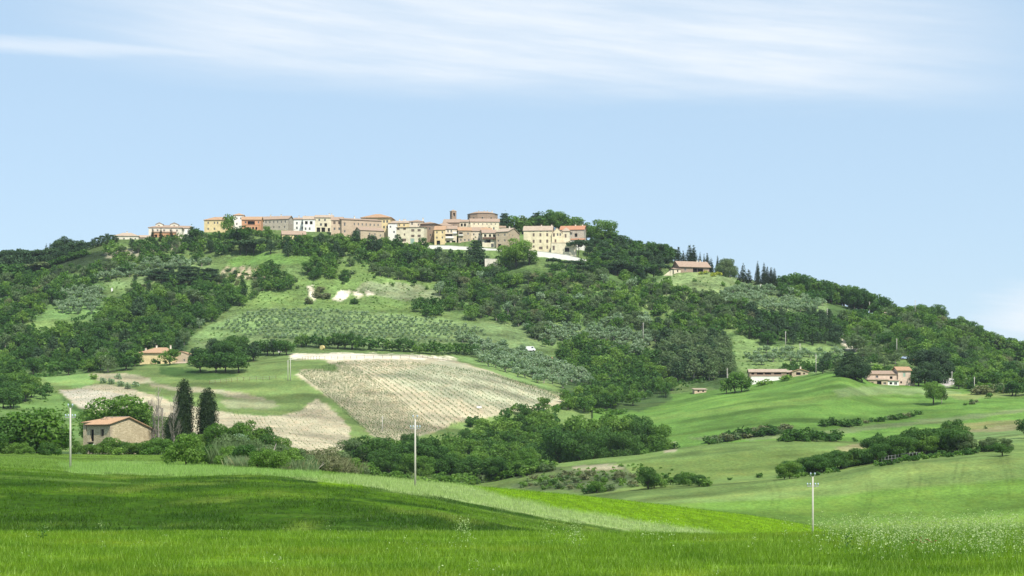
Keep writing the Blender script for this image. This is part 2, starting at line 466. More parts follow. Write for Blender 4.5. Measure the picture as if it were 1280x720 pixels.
for poly, c, ya, yb in REG:
    xs = [p[0] for p in poly]; ys = [p[1] for p in poly]
    m = (YY >= ya) & (YY <= yb) & (UU > min(xs)-8) & (UU < max(xs)+8) & (VPn > min(ys)-8) & (VPn < max(ys)+8)
    idx = np.nonzero(m)
    if len(idx[0]) == 0: continue
    a = np.zeros(len(idx[0]))
    for k in range(4):
        ox, oy = ((-1,-.6),(1,.6),(-1,.6),(1,-.6))[k]
        a += inpoly(UU[idx] + jx[idx]*9 + ox, VPn[idx] + jy[idx]*6 + oy, poly)
    a = (a/4)[:, None]
    colr[idx] = colr[idx]*(1-a) + np.array(c)*a
# patchy darker and lighter colour inside the fields, drawn out along the slope
def blend(mask, c, w):
    w = (np.clip(w, 0, 1)*mask)[..., None]
    colr[:] = colr*(1-w) + np.array(c)*w
nA = fbm(XX/26 + 3, YY/7, 4); nB = fbm(XX/60+8, YY/22+4, 4); nC = fbm(XX/9+1, YY/3.0, 3)
mound = (YY > 72) & (YY < 212) & (colr[..., 0] < 0.07)
blend(mound, MOUND2, (nB-0.5)*5.0)
blend(mound, (0.11,0.19,0.03), (nA-0.58)*4.0)
blend(mound, (0.11,0.17,0.02), (fbm(XX/4, YY/16, 4)-0.57)*4)
blend(mound, (0.026,0.070,0.003), (fbm(XX/7+31, YY/9+7, 4)-0.52)*5)
far = (YY > 320)
near = YY < 72
blend(near, (0.060,0.150,0.004), (fbm(XX/1.7+5, YY/2.6, 4)-0.54)*2.6)
blend(near, (0.17,0.25,0.015), (fbm(XX/2.4+45, YY/2.0+9, 4)-0.54)*3.0)
blend(far, colr*0.66, (nA-0.48)*3.6)
blend((YY > 320) & (YY < 860), colr*0.72, (fbm(XX/45+7, YY/12+2, 4)-0.5)*4.5)
blend((YY > 320) & (YY < 860), colr*np.array([1.35,1.2,1.2]), (fbm(XX/30+70, YY/9+2, 4)-0.55)*4.0*(colr[..., 0] < .2))
blend(far, np.minimum(colr*1.3, 0.75), (nB-0.5)*3.0)
# tractor lines through the crop on the lower right field
def lines(pl, w, strength, ya, yb):
    m = (YY >= ya) & (YY <= yb)
    best = np.full(YY.shape, 99.0)
    for (x0, y0), (x1, y1) in zip(pl[:-1], pl[1:]):
        dx, dy = x1-x0, y1-y0; L = dx*dx+dy*dy
        t = np.clip(((UU-x0)*dx+(VP-y0)*dy)/L, 0, 1)
        best = np.minimum(best, np.hypot(UU-x0-t*dx, VP-y0-t*dy))
    k = np.clip(1.5-best/w, 0, 1)*strength*m
    colr[:] = colr*(1-k[..., None]*0.22)
for pl in ([(1071,585),(1082,600),(1085,622),(1078,645),(1070,660)], [(1079,583),(1089,600),(1090,622),(1083,645),(1076,662)],
           [(1128,580),(1137,595),(1134,612),(1126,622)], [(1142,579),(1151,594),(1149,612),(1142,628)],
           [(1197,575),(1194,590),(1190,615)], [(1207,574),(1203,590),(1199,616)],
           [(1250,570),(1256,586),(1260,604),(1262,622)], [(1258,569),(1263,586),(1267,606)],
           [(958,604),(966,616),(964,632)], [(968,602),(976,616),(972,634)]):
    lines(pl, 1.5, 0.75, 320, 470)
# faint sowing lines on the big meadow, along the slope
sow = np.sin((XX*0.35+YY)*1.1 + 3*fbm(XX/60, YY/60, 2))
blend((YY > 640) & (YY < 860) & (UU > 740), colr*0.86, sow*0.5)

# ---------------------------------------------------------------- materials
def mat(name):
    m = bpy.data.materials.new(name); m.use_nodes = True
    nt = m.node_tree; nt.nodes.clear()
    out = nt.nodes.new('ShaderNodeOutputMaterial')
    bs = nt.nodes.new('ShaderNodeBsdfPrincipled')
    bs.inputs['Specular IOR Level'].default_value = 0.2
    bs.inputs['Roughness'].default_value = 0.85
    nt.links.new(bs.outputs[0], out.inputs[0])
    return m, nt, bs, out
def N(nt, t, ins=None, **k):
    n = nt.nodes.new(t)
    for a, b in k.items(): setattr(n, a, b)
    for a, b in (ins or {}).items():
        if isinstance(b, bpy.types.NodeSocket): nt.links.new(b, n.inputs[a])
        else: n.inputs[a].default_value = b
    return n
def posn(nt, scale=(1,1,1), obj=False):
    if obj:
        s = N(nt, 'ShaderNodeTexCoord').outputs['Object']
    else:
        s = N(nt, 'ShaderNodeNewGeometry').outputs['Position']
    return N(nt, 'ShaderNodeMapping', {'Vector': s, 'Scale': scale}).outputs[0]
def noise(nt, vec, sc, det=4, rough=.55):
    return N(nt, 'ShaderNodeTexNoise', {'Vector': vec, 'Scale': sc, 'Detail': det, 'Roughness': rough}).outputs['Fac']
def mrange(nt, x, a, b, c=0.0, d=1.0):
    return N(nt, 'ShaderNodeMapRange', {'Value': x, 'From Min': a, 'From Max': b, 'To Min': c, 'To Max': d}).outputs[0]
def mixc_(nt, f, a, b, mode='MIX'):
    n = nt.nodes.new('ShaderNodeMix'); n.data_type = 'RGBA'; n.blend_type = mode
    for s, q in (('Factor', f), ('A', a), ('B', b)):
        if isinstance(q, bpy.types.NodeSocket): nt.links.new(q, n.inputs[s])
        else:
            if s != 'Factor' and len(q) == 3: q = tuple(q)+(1,)
            n.inputs[s].default_value = q
    return n.outputs['Result']
def ground_mat(name, sc_fine, sc_mid, bump, bdist, contrast=.45, stretch=(1,1,1)):
    m, nt, bs, out = mat(name)
    a = N(nt, 'ShaderNodeAttribute', attribute_name='soil').outputs['Color']
    p = posn(nt, stretch)
    f = noise(nt, p, sc_fine, 5, .7); g = noise(nt, p, sc_mid, 4, .6)
    k = N(nt, 'ShaderNodeMath', {0: mrange(nt, f, .3, .7, 1-contrast, 1+contrast), 1: mrange(nt, g, .3, .7, 1-contrast*.6, 1+contrast*.6)}, operation='MULTIPLY').outputs[0]
    c = N(nt, 'ShaderNodeVectorMath', {0: a, 'Scale': k}, operation='SCALE').outputs[0]
    hue = mixc_(nt, mrange(nt, noise(nt, p, sc_mid*2.3, 3), .45, .7, 0, .35), c, N(nt, 'ShaderNodeVectorMath', {0: c, 1: (1.35, 1.05, 1.0)}, operation='MULTIPLY').outputs[0])
    nt.links.new(hue, bs.inputs['Base Color'])
    bs.inputs['Roughness'].default_value = 1.0
    bs.inputs['Specular IOR Level'].default_value = 0.05
    b = N(nt, 'ShaderNodeBump', {'Height': f, 'Strength': bump, 'Distance': bdist})
    nt.links.new(b.outputs[0], bs.inputs['Normal'])
    return m
M_NEAR = ground_mat('wheat_ground', 6.0, 1.0, .6, .2)
M_MOUND = ground_mat('young_crop_ground', 2.4, .45, .8, .35, .5, (1, .35, 1))
M_FIELD = ground_mat('meadow_ground', 1.2, .12, .5, .3, .28, (1, .6, 1))
M_HILL = ground_mat('hillside_ground', .55, .07, .9, 1.0, .5)

# the ground sheet, cut along field boundaries into neighbouring pieces
nr, nc = YY.shape
V = np.stack([XX, YY, Hh], -1).reshape(-1, 3)
cls = np.zeros(YY.shape, int)                      # 0 wheat 1 young crop 2 verge 3 lower field 4 meadow 5 vineyard 6 hillside
cls[YY >= 60] = 1
cls[YY >= 206] = 2
cls[(YY >= 320) & (UU > 540)] = 3
cls[YY >= 560] = 4
cls[YY >= 860] = 6
soil = (colr[..., 0] > 0.30) & (YY > 560) & (YY < 900)
cls[soil] = 5
I = np.arange(nr*nc).reshape(nr, nc)
quads = np.stack([I[:-1, :-1], I[:-1, 1:], I[1:, 1:], I[1:, :-1]], -1).reshape(-1, 4)
qc = cls[:-1, :-1].reshape(-1)
colflat = np.concatenate([colr, np.ones(YY.shape+(1,))], -1).reshape(-1, 4).astype(np.float32)
for c, (nm, mt) in enumerate([('wheat_field', M_NEAR), ('young_crop_field', M_MOUND), ('grass_verge', M_MOUND), ('lower_field', M_FIELD), ('meadow', M_FIELD), ('vineyard_soil', M_FIELD), ('hillside', M_HILL)]):
    q = quads[qc == c]
    used, inv = np.unique(q, return_inverse=True)
    me = mesh_np(nm, V[used], inv.reshape(-1, 4), 4, [mt], smooth=True)
    at = me.color_attributes.new('soil', 'FLOAT_COLOR', 'POINT')
    at.data.foreach_set('color', colflat[used].ravel())
    link(nm, me, kind='structure')

# ---------------------------------------------------------------- building materials
def plaster(name, c, c2=None, stain=.35, sc=.5):
    m, nt, bs, out = mat(name)
    p = posn(nt)
    a = noise(nt, p, sc, 5, .65); b = noise(nt, p, 4.0, 4, .6)
    c2 = c2 or tuple(x*.72 for x in c)
    k = mixc_(nt, mrange(nt, a, .38, .68), c, c2)
    k = mixc_(nt, mrange(nt, b, .45, .8, 0, stain), k, tuple(x*.55 for x in c))
    nt.links.new(k, bs.inputs['Base Color'])
    bu = N(nt, 'ShaderNodeBump', {'Height': b, 'Strength': .5, 'Distance': .05})
    nt.links.new(bu.outputs[0], bs.inputs['Normal'])
    return m
def stone(name, c, c2, sc=2.2, joint=(.30,.26,.19)):
    m, nt, bs, out = mat(name)
    p = posn(nt, (1, 1, 1.7))
    v = N(nt, 'ShaderNodeTexVoronoi', {'Vector': p, 'Scale': sc}, feature='F1')
    e = N(nt, 'ShaderNodeTexVoronoi', {'Vector': p, 'Scale': sc}, feature='DISTANCE_TO_EDGE').outputs['Distance']
    r = N(nt, 'ShaderNodeSeparateColor', {'Color': v.outputs['Color']}).outputs[0]
    k = mixc_(nt, r, c, c2)
    k = mixc_(nt, mrange(nt, noise(nt, p, .35, 4), .4, .7, 0, .6), k, tuple(x*.8 for x in c2))
    k = mixc_(nt, mrange(nt, e, .02, .07, .8, 0), k, joint)
    nt.links.new(k, bs.inputs['Base Color'])
    bu = N(nt, 'ShaderNodeBump', {'Height': mrange(nt, e, 0, .1), 'Strength': .8, 'Distance': .06})
    nt.links.new(bu.outputs[0], bs.inputs['Normal'])
    return m
def tiles(name, c, c2):
    m, nt, bs, out = mat(name)
    t = N(nt, 'ShaderNodeTexCoord').outputs['Object']
    a = noise(nt, t, .8, 4, .7); b = noise(nt, t, 5.0, 3, .7)
    k = mixc_(nt, mrange(nt, b, .3, .7), c, c2)
    k = mixc_(nt, mrange(nt, a, .45, .75, 0, .55), k, (.20, .15, .10))
    nt.links.new(k, bs.inputs['Base Color'])
    bu = N(nt, 'ShaderNodeBump', {'Height': b, 'Strength': .6, 'Distance': .08})
    nt.links.new(bu.outputs[0], bs.inputs['Normal'])
    return m
def flat(name, c, rough=.7, metal=0, spec=.3):
    m, nt, bs, out = mat(name)
    k = noise(nt, posn(nt), 3.0, 3)
    nt.links.new(mixc_(nt, mrange(nt, k, .35, .7, 0, .3), c, tuple(x*.6 for x in c)), bs.inputs['Base Color'])
    bs.inputs['Roughness'].default_value = rough; bs.inputs['Metallic'].default_value = metal
    bs.inputs['Specular IOR Level'].default_value = spec
    return m
P = {
 'farm': plaster('pinkish_farm_plaster', (.66,.51,.40)),
 'paleyellow': plaster('pale_yellow_plaster', (.80,.70,.46)),
 'cream': plaster('cream_plaster', (.76,.68,.48)), 'yellow': plaster('yellow_plaster', (.78,.62,.33)),
 'pale': plaster('pale_plaster', (.74,.68,.55)), 'white': plaster('white_plaster', (.82,.80,.73), (.72,.70,.62), .12),
 'brick': stone('pink_brick', (.60,.46,.32), (.50,.38,.26), 3.0, (.5,.4,.3)), 'brown': stone('brown_brick', (.40,.29,.21), (.32,.23,.16), 3.0, (.36,.29,.22)),
 'salmon': plaster('salmon_plaster', (.64,.49,.34)), 'pink': plaster('pink_plaster', (.76,.65,.48)),
 'orange': plaster('orange_plaster', (.62,.33,.18)), 'grey': stone('grey_stone', (.54,.49,.39), (.44,.39,.31), 2.0),
 'stone': stone('tan_stone', (.68,.58,.38), (.44,.35,.21), 2.6, (.52,.43,.28)), 'tan': stone('tan_wall', (.60,.49,.33), (.49,.39,.26), 2.2, (.4,.33,.24)),
 'roof': tiles('weathered_tiles', (.44,.32,.23), (.31,.22,.16)), 'roof_orange': tiles('orange_tiles', (.52,.33,.19), (.36,.22,.13)),
 'roof_pale': tiles('pale_tiles', (.50,.40,.30), (.38,.29,.21)), 'roof_red': tiles('red_tiles', (.52,.24,.13), (.40,.19,.11)),
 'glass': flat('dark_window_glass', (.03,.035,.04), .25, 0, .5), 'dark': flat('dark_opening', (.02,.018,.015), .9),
 'shutter': flat('grey_brown_shutter', (.16,.12,.09)), 'green_shutter': flat('pale_green_shutter', (.30,.42,.34)), 'frame': flat('pale_frame', (.6,.56,.48)),
 'wood': flat('brown_wood', (.14,.08,.05)), 'metal': flat('grey_metal', (.30,.30,.29), .7, .2), 'concrete': flat('pale_concrete', (.52,.49,.42), .85),
 'insul': flat('pale_blue_glass', (.42,.50,.55), .3), 'redcar': flat('red_paint', (.6,.03,.02), .3, 0, .5), 'bluecar': flat('pale_blue_paint', (.45,.55,.70), .3, .3, .5),
 'yelcar': flat('yellow_paint', (.75,.42,.03), .3, 0, .5), 'whitecar': flat('white_paint', (.8,.8,.78), .3, 0, .5), 'tyre': flat('black_rubber', (.02,.02,.02)),
 'straw': flat('straw', (.65,.52,.22), .95), 'green_sheet': flat('green_tarpaulin', (.03,.38,.15), .6), 'rust': flat('rusty_red_sheet', (.32,.08,.05)),
}

def facade(mb, W, H, opens, tf, m=0, gable=0.0, reveal=.22):
    """wall W x H in local (x, z) with openings [(x0,x1,z0,z1)] cut through, plus an optional gable; tf maps (x, depth, z) to 3-D"""
    xs = sorted({0, W} | {min(max(q, 0), W) for o in opens for q in o[:2]})
    zs = sorted({-9.0, 0, H} | {min(max(q, 0), H) for o in opens for q in o[2:4]})
    for i in range(len(xs)-1):
        for j in range(len(zs)-1):
            cx, cz_ = (xs[i]+xs[i+1])/2, (zs[j]+zs[j+1])/2
            if any(o[0] < cx < o[1] and o[2] < cz_ < o[3] for o in opens): continue
            mb.quad(tf(xs[i],0,zs[j]), tf(xs[i+1],0,zs[j]), tf(xs[i+1],0,zs[j+1]), tf(xs[i],0,zs[j+1]), m)
    for a, b, c, d in opens:
        mb.quad(tf(a,0,c), tf(a,reveal,c), tf(a,reveal,d), tf(a,0,d), m)
        mb.quad(tf(b,0,d), tf(b,reveal,d), tf(b,reveal,c), tf(b,0,c), m)
        mb.quad(tf(a,0,d), tf(a,reveal,d), tf(b,reveal,d), tf(b,0,d), m)
        mb.quad(tf(b,0,c), tf(b,reveal,c), tf(a,reveal,c), tf(a,0,c), m)
    if gable > 0: mb.poly([tf(0,0,H), tf(W,0,H), tf(W/2,0,H+gable)], m)

def slab(mb, a, b, c, d, t=.18, m=0, ribs=0.0):
    """roof slope with eave a-b and ridge d-c; ribs = spacing of the tile rows in metres (0: smooth)"""
    a, b, c, d = map(Vector, (a, b, c, d))
    n = (b-a).cross(d-a).normalized()
    if n.z < 0: n = -n
    L = (b-a).length
    k = max(1, int(L/ribs)) if ribs else 1
    if ribs: k *= 2
    bot = [q - n*t for q in (a, b, c, d)]
    prev = None
    for i in range(k+1):
        f = i/k
        h = (0.07 if i % 2 else 0.0) if ribs else 0.0
        lo = a.lerp(b, f) + n*h; hi = d.lerp(c, f) + n*h
        if prev: mb.quad(tuple(prev[0]), tuple(lo), tuple(hi), tuple(prev[1]), m)
        prev = (lo, hi)
    B = [tuple(q) for q in bot]
    mb.quad(B[3], B[2], B[1], B[0], m)
    mb.quad(tuple(a), B[0], B[1], tuple(b), m); mb.quad(tuple(b), B[1], B[2], tuple(c), m)
    mb.quad(tuple(c), B[2], B[3], tuple(d), m); mb.quad(tuple(d), B[3], B[0], tuple(a), m)

_wm = {}
def window_part(parent, w, h, tf, x, z, kind):
    """a pane in its frame, or closed shutters, set back in the opening; alike windows share a mesh"""
    key = (round(w, 2), round(h, 2), kind)
    if key not in _wm:
        mb = MB()
        if kind in ('shutter', 'green_shutter'):
            mb.box(-w/2, -.02, -.05, .02, -h/2, h/2, 0); mb.box(.02, w/2, -.05, .02, -h/2, h/2, 0)
            mb.box(-.02, .02, -.02, .01, -h/2, h/2, 1)
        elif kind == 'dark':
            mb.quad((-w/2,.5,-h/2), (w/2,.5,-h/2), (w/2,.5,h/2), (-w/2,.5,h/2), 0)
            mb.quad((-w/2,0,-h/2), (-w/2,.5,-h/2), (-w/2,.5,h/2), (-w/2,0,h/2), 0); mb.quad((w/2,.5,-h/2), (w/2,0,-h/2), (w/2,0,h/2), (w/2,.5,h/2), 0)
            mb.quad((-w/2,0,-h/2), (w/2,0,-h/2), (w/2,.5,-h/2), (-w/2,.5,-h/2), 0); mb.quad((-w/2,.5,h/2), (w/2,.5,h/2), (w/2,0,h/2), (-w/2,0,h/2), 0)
        else:
            f = min(.08, w*.1)
            mb.quad((-w/2,.04,-h/2), (w/2,.04,-h/2), (w/2,.04,h/2), (-w/2,.04,h/2), 0)
            mb.box(-w/2, -w/2+f, -.02, .03, -h/2, h/2, 1); mb.box(w/2-f, w/2, -.02, .03, -h/2, h/2, 1)
            mb.box(-w/2+f, w/2-f, -.02, .03, -h/2, -h/2+f, 1); mb.box(-w/2+f, w/2-f, -.02, .03, h/2-f, h/2, 1)
            mb.box(-f/2, f/2, -.02, .03, -h/2+f, h/2-f, 1)
        mats = {'shutter': [P['shutter'], P['dark']], 'green_shutter': [P['green_shutter'], P['dark']], 'dark': [P['dark']], 'glass': [P['glass'], P['frame']]}[kind]
        _wm[key] = mb.mesh('window', mats)
    o = link('window', _wm[key], parent)
    p0 = Vector(tf(x, .16, z)); d = Vector(tf(x+1, .16, z)) - p0
    o.location = p0; o.rotation_euler = (0, 0, math.atan2(d.y, d.x))
    return o

def chimney(roof, x, y, z, s=.6, h=1.3, m='pale'):
    mb = MB(); mb.box(x-s/2, x+s/2, y-s/2, y+s/2, z-1.2, z+h, 0)
    mb.box(x-s/2-.08, x+s/2+.08, y-s/2-.08, y+s/2+.08, z+h, z+h+.12, 1)
    return mb.build('chimney', [P[m], P['roof']], roof)

def block(root, S, x0, x1, zb, ze, dep, wall, roofm, kind='x', rise=6, yaw_sub=0, y0=0.0, wins=(), side=(), left=(), ov=.45, ribs=0, chim=(), wk='glass', wall_name='wall', hole=0):
    """one block of a house in the root's local frame. x0..x1, zb, ze in photo pixels (S metres each); dep, y0 in metres"""
    X0, X1, ZB, ZE = x0*S, x1*S, zb*S, ze*S; W = X1-X0; H = ZE-ZB; rz = rise*S*(1.2 if kind in ('x','hip') else 1)
    mb = MB()
    tf_f = lambda x, d, z: (X0+x, y0+d, ZB+z)
    tf_r = lambda x, d, z: (X1-d, y0+x, ZB+z)
    tf_l = lambda x, d, z: (X0+d, y0+dep-x, ZB+z)
    tf_b = lambda x, d, z: (X1-x, y0+dep-d, ZB+z)
    def ops(lst, ox, Wd):
        r = []
        for (u, v, w, h, *k) in lst:
            a = (u-ox)*S; c = v*S-ZB; ww = w*S*1.12; hh = h*S*1.1
            if a-ww/2 > .1 and a+ww/2 < Wd-.1: r.append((a-ww/2, a+ww/2, c-hh/2, c+hh/2, k[0] if k else wk))
        return r
    of = ops(wins, x0, W); orr = ops(side, 0, dep); ol = ops(left, 0, dep)
    facade(mb, W, H, [q[:4] for q in of], tf_f, 0, rz if kind == 'y' else 0)
    facade(mb, dep, H, [q[:4] for q in orr], tf_r, 0, rz if kind == 'x' else 0)
    facade(mb, dep, H, [q[:4] for q in ol], tf_l, 0, rz if kind == 'x' else 0)
    facade(mb, W, H, [], tf_b, 0, rz if kind == 'y' else 0)
    if kind == 'shed':
        mb.poly([tf_r(0,0,H), tf_r(dep,0,H), tf_r(dep,0,H+rz)]); mb.poly([tf_l(dep,0,H), tf_l(0,0,H), tf_l(0,0,H+rz)])
        mb.quad(tf_b(0,0,H), tf_b(W,0,H), tf_b(W,0,H+rz), tf_b(0,0,H+rz))
    if kind == 'flat': mb.quad(tf_f(0,0,H), tf_f(W,0,H), tf_b(0,0,H), tf_b(W,0,H))
    wobj = mb.build(wall_name, P[wall], root)
    for lst, tf in ((of, tf_f), (orr, tf_r), (ol, tf_l)):
        for a, b, c, d, k in lst: window_part(root, b-a, d-c, tf, (a+b)/2, (c+d)/2, k)
    rb = MB(); e = .02
    if kind == 'x':
        s = rz/(dep/2); zz = ZE+.12
        slab(rb, (X0-ov,y0-ov,zz-s*ov), (X1+ov,y0-ov,zz-s*ov), (X1+ov,y0+dep/2,zz+rz), (X0-ov,y0+dep/2,zz+rz), ribs=ribs)
        slab(rb, (X1+ov,y0+dep+ov,zz-s*ov), (X0-ov,y0+dep+ov,zz-s*ov), (X0-ov,y0+dep/2+e,zz+rz), (X1+ov,y0+dep/2+e,zz+rz), ribs=ribs)
    elif kind == 'y':
        s = rz/(W/2); zz = ZE+.12; xm = (X0+X1)/2
        slab(rb, (X0-ov,y0+dep+ov,zz-s*ov), (X0-ov,y0-ov,zz-s*ov), (xm,y0-ov,zz+rz), (xm,y0+dep+ov,zz+rz), ribs=ribs)
        slab(rb, (X1+ov,y0-ov,zz-s*ov), (X1+ov,y0+dep+ov,zz-s*ov), (xm+e,y0+dep+ov,zz+rz), (xm+e,y0-ov,zz+rz), ribs=ribs)
    elif kind == 'shed':
        s = rz/dep; zz = ZE+.12
        slab(rb, (X0-ov,y0-ov,zz-s*ov), (X1+ov,y0-ov,zz-s*ov), (X1+ov,y0+dep+.1,zz+rz), (X0-ov,y0+dep+.1,zz+rz), ribs=ribs)
    elif kind == 'hip':
        zz = ZE+.1; i = min(dep, W)/2; xa, xb = X0+i, X1-i
        if xb < xa: xa = xb = (X0+X1)/2
        ya = y0+i if dep > W else y0+dep/2; yb = y0+dep-i if dep > W else y0+dep/2
        A = (X0-ov,y0-ov,zz); B = (X1+ov,y0-ov,zz); C_ = (X1+ov,y0+dep+ov,zz); D = (X0-ov,y0+dep+ov,zz)
        E_ = (xa, ya, zz+rz); F_ = (xb, yb, zz+rz)
        if dep > W: rb.poly([A,B,E_]); rb.quad(B,C_,F_,E_); rb.poly([C_,D,F_]); rb.quad(D,A,E_,F_)
        else: rb.quad(A,B,F_,E_); rb.poly([B,C_,F_]); rb.quad(C_,D,E_,F_); rb.poly([D,A,E_])
        rb.box(X0-ov, X1+ov, y0-ov, y0+dep+ov, zz-.2, zz-.004)
    elif kind == 'flat':
        rb.box(X0-.1, X1+.1, y0-.1, y0+dep+.1, ZE, ZE+.25)
    ro = rb.build('roof', P[roofm], root)
    for c in chim: chimney(ro, (c[0])*S, y0+dep*c[1], ZE + (rz if kind != 'flat' else 0)*(c[2] if len(c) > 2 else .8))
    return wobj, ro

def house(name, label, u, v, Y, blocks, yaw=0.0, cat='house', group=None):
    """root at photo column u, ground row v, distance Y; block coordinates in photo pixels relative to (u, v)"""
    S = Y/F
    root = empty(name, ((u-640)*S, Y, (VH-v)*S), label, cat, group, R(yaw))
    for b in blocks:
        b = dict(b); fn = b.pop('fn', None)
        if fn: fn(root, S)
        else: block(root, S, **b)
    return root
def grid(us, vs, w, h, k=None):
    return [(a, b, w, h) + ((k,) if k else ()) for a in us for b in vs]
def lin(a, b, n): return [a+(b-a)*(i+.5)/n for i in range(n)]

def bk(x0, x1, zb, ze, dep, wall, roof='roof', **k):
    return dict(x0=x0, x1=x1, zb=zb, ze=ze, dep=dep, wall=wall, roofm=roof, **k)

# ---------------------------------------------------------------- the hill town, left to right
house('long_house', 'low cream house at the far left end of the hilltop village', 163, 302, 1090,
  [bk(-20,10,-4,7,9,'pale','roof_pale',kind='hip',rise=4,wins=grid([-15,-8,0,6],[3],1.8,3),chim=[(-5,.5)]),
   bk(10,22,-4,6,9,'grey','roof_pale',kind='x',rise=3,y0=2,wins=grid([14,19],[2.5],1.8,2.6))], 6)
house('villa', 'grey villa with two roof dormers and an orange ground floor behind small cypresses', 205, 300, 1100,
  [bk(-19,22,-4,15.5,11,'pale','roof',kind='hip',rise=3.5,wins=grid([-14,-8,0,8,16],[12],1.8,2.4)+grid([-14,16],[6],1.8,2.4)),
   bk(-14,15,-4,9,2.5,'orange','roof',kind='shed',rise=1.5,y0=-3,wins=grid([-9,-2,5,11],[4],2.4,3.6,'dark')),
   bk(-11,-2,15.5,20.5,5,'pale','roof',kind='y',rise=2.0,y0=3.0,wins=[(-7,18,1.6,2,'dark')],ov=.3),
   bk(7,17,15.5,20.5,5,'pale','roof',kind='y',rise=2.0,y0=3.0,wins=[(12,18,1.6,2,'dark')],ov=.3)], 4)
house('white_house', 'small white house wall showing right of the villa with two dormers', 232, 300, 1112,
  [bk(-7,7,-4,15,9,'white','roof',kind='x',rise=3,wins=[(-3,11,1.6,2.2),(3,11,1.6,2.2)])], 12)
house('yellow_house', 'yellow house with an orange roof above the trees, left of the little treetop', 268, 293, 1110,
  [bk(-13,19,-4,18,10,'yellow','roof_orange',kind='hip',rise=4,wins=grid([-8,0,4,12],[14.5],1.7,2.6)+grid([-8,0,12],[7],1.7,2.6),chim=[(10,.5)])], -5)
house('tower_house', 'narrow white house standing taller than the orange house beside it', 298, 290, 1118,
  [bk(-6,7,-4,21,8,'white','roof_orange',kind='hip',rise=2.5,wins=[(-2,17,1.6,2.4),(3,17,1.6,2.4),(-2,10,1.6,2.4)])], 5)
house('orange_house', 'terracotta orange house with a shaded loggia under its red roof', 313, 290, 1104,
  [bk(-11,13,-4,15.5,10,'orange','roof_orange',kind='x',rise=4,wins=[(-6,12,2,2.6),(1,11.5,8,4,'dark'),(10,12,1.6,2.6)]),
   bk(-6,11,-4,8,2.0,'orange','roof_red',kind='flat',rise=0,y0=-2.2,wins=grid([-2,4,8],[4],2,3,'dark'))], 0)
house('stone_row_house', 'long grey stone house with a brown roof, right of the orange house', 342, 290, 1120,
  [bk(-20,19,-4,16,10,'grey','roof',kind='x',rise=4,wins=grid(lin(-18,18,7),[12.5],1.6,2.8)+grid(lin(-18,18,5),[6],1.6,2.6),side=[(8,12,2.4,3)],chim=[(-8,.5),(6,.5)])], -14)
house('garden_house', 'low yellow-ended house with a long tiled roof set below the village among trees', 367, 307, 1065,
  [bk(-14,15,-4,14,8,'yellow','roof',kind='x',rise=4.5,wins=[(-11,10,3.6,3,'dark'),(-3,9,2,3),(5,9,2,3),(11,9,2,3)],chim=[(2,.5)])], 10)
house('terrace_house', 'small grey-white house with a dark tiled roof, left of the tall white house', 375, 291, 1112,
  [bk(-8,9,-4,17,9,'white','roof',kind='x',rise=2.5,wins=grid([-4,3],[12,6],2,3),chim=[(-3,.5),(5,.5)])], -4)
house('balcony_house', 'tall white house with arched loggias and dark balcony openings near the village centre left', 397, 292, 1108,
  [bk(-18,-3,-4,18,9,'white','roof_pale',kind='x',rise=4,wins=grid([-14,-8],[13.5],3,3.6,'dark')+grid([-15,-10],[6],2,3)),
   bk(-3,19,-4,20.5,9,'cream','roof_pale',kind='x',rise=3.2,y0=.6,wins=grid([2,9],[17.2],2,2.6)+[(4,11.5,2.4,3),(10,11,3,4,'dark'),(1,4.5,4,6,'dark'),(7,4.5,4,6,'dark'),(14,5,2.4,4,'dark')],chim=[(14,.5),(17,.6)])], 3)
house('salmon_house', 'salmon house with a brown roof joined to the left end of the big brick palace', 421, 295, 1094,
  [bk(-7,7,-6,20,9,'salmon','roof',kind='x',rise=4,wins=grid([-3,3],[16.5],2.6,3,'shutter')+grid([-3,3],[9],2,3))], 0)
house('brick_palace', 'huge pink-brown brick palace with a long receding wall and a row of small windows', 427, 302, 1092,
  [bk(0,52,-8,28,13,'brick','roof',kind='shed',rise=5,wins=[(4,22,1.8,4)]+grid(lin(14,50,7),[22.5],1.4,2.8)+grid([4,16,33],[13],1.8,2.8),chim=[(22,.7)])], 20, 'palace')
house('yellow_palace', 'tall yellow building with a bright orange hipped roof rising behind the brick palace', 471, 300, 1122,
  [bk(-19,17,-6,28,14,'yellow','roof_orange',kind='hip',rise=5,wins=grid([9,13],[23,16],1.9,3)+grid([-10,0],[24],1.6,2.6)+[(9,8,1.9,3)],ov=.9)], -6, 'palace')
house('gable_house', 'low tan stone building with a gabled end in front of the brick palace', 464, 305, 1078,
  [bk(-14,17,-6,17,11,'tan','roof',kind='x',rise=4,wins=[(-2,12.5,1.5,2.6),(5,12,1.5,2.6),(12,11,1.5,2.6)],left=[(6,14,2,3)])], 22)
house('narrow_house', 'narrow white house squeezed between the yellow palace and the cream palace', 490, 303, 1112,
  [bk(-5,6,-6,24,9,'white','roof',kind='shed',rise=2.5,wins=[(-2,19.5,1.8,2.4),(2.5,13,1.8,2.4)])], 0)
house('rear_row', 'brown-roofed row behind the cream palace with small chimneys', 503, 302, 1122,
  [bk(-14,14,-6,23.5,10,'yellow','roof_pale',kind='x',rise=3,wins=grid([-9,-4,2],[20.5],1.8,2.2),chim=[(-4,.5),(1,.5),(3.2,.5)])], 0)
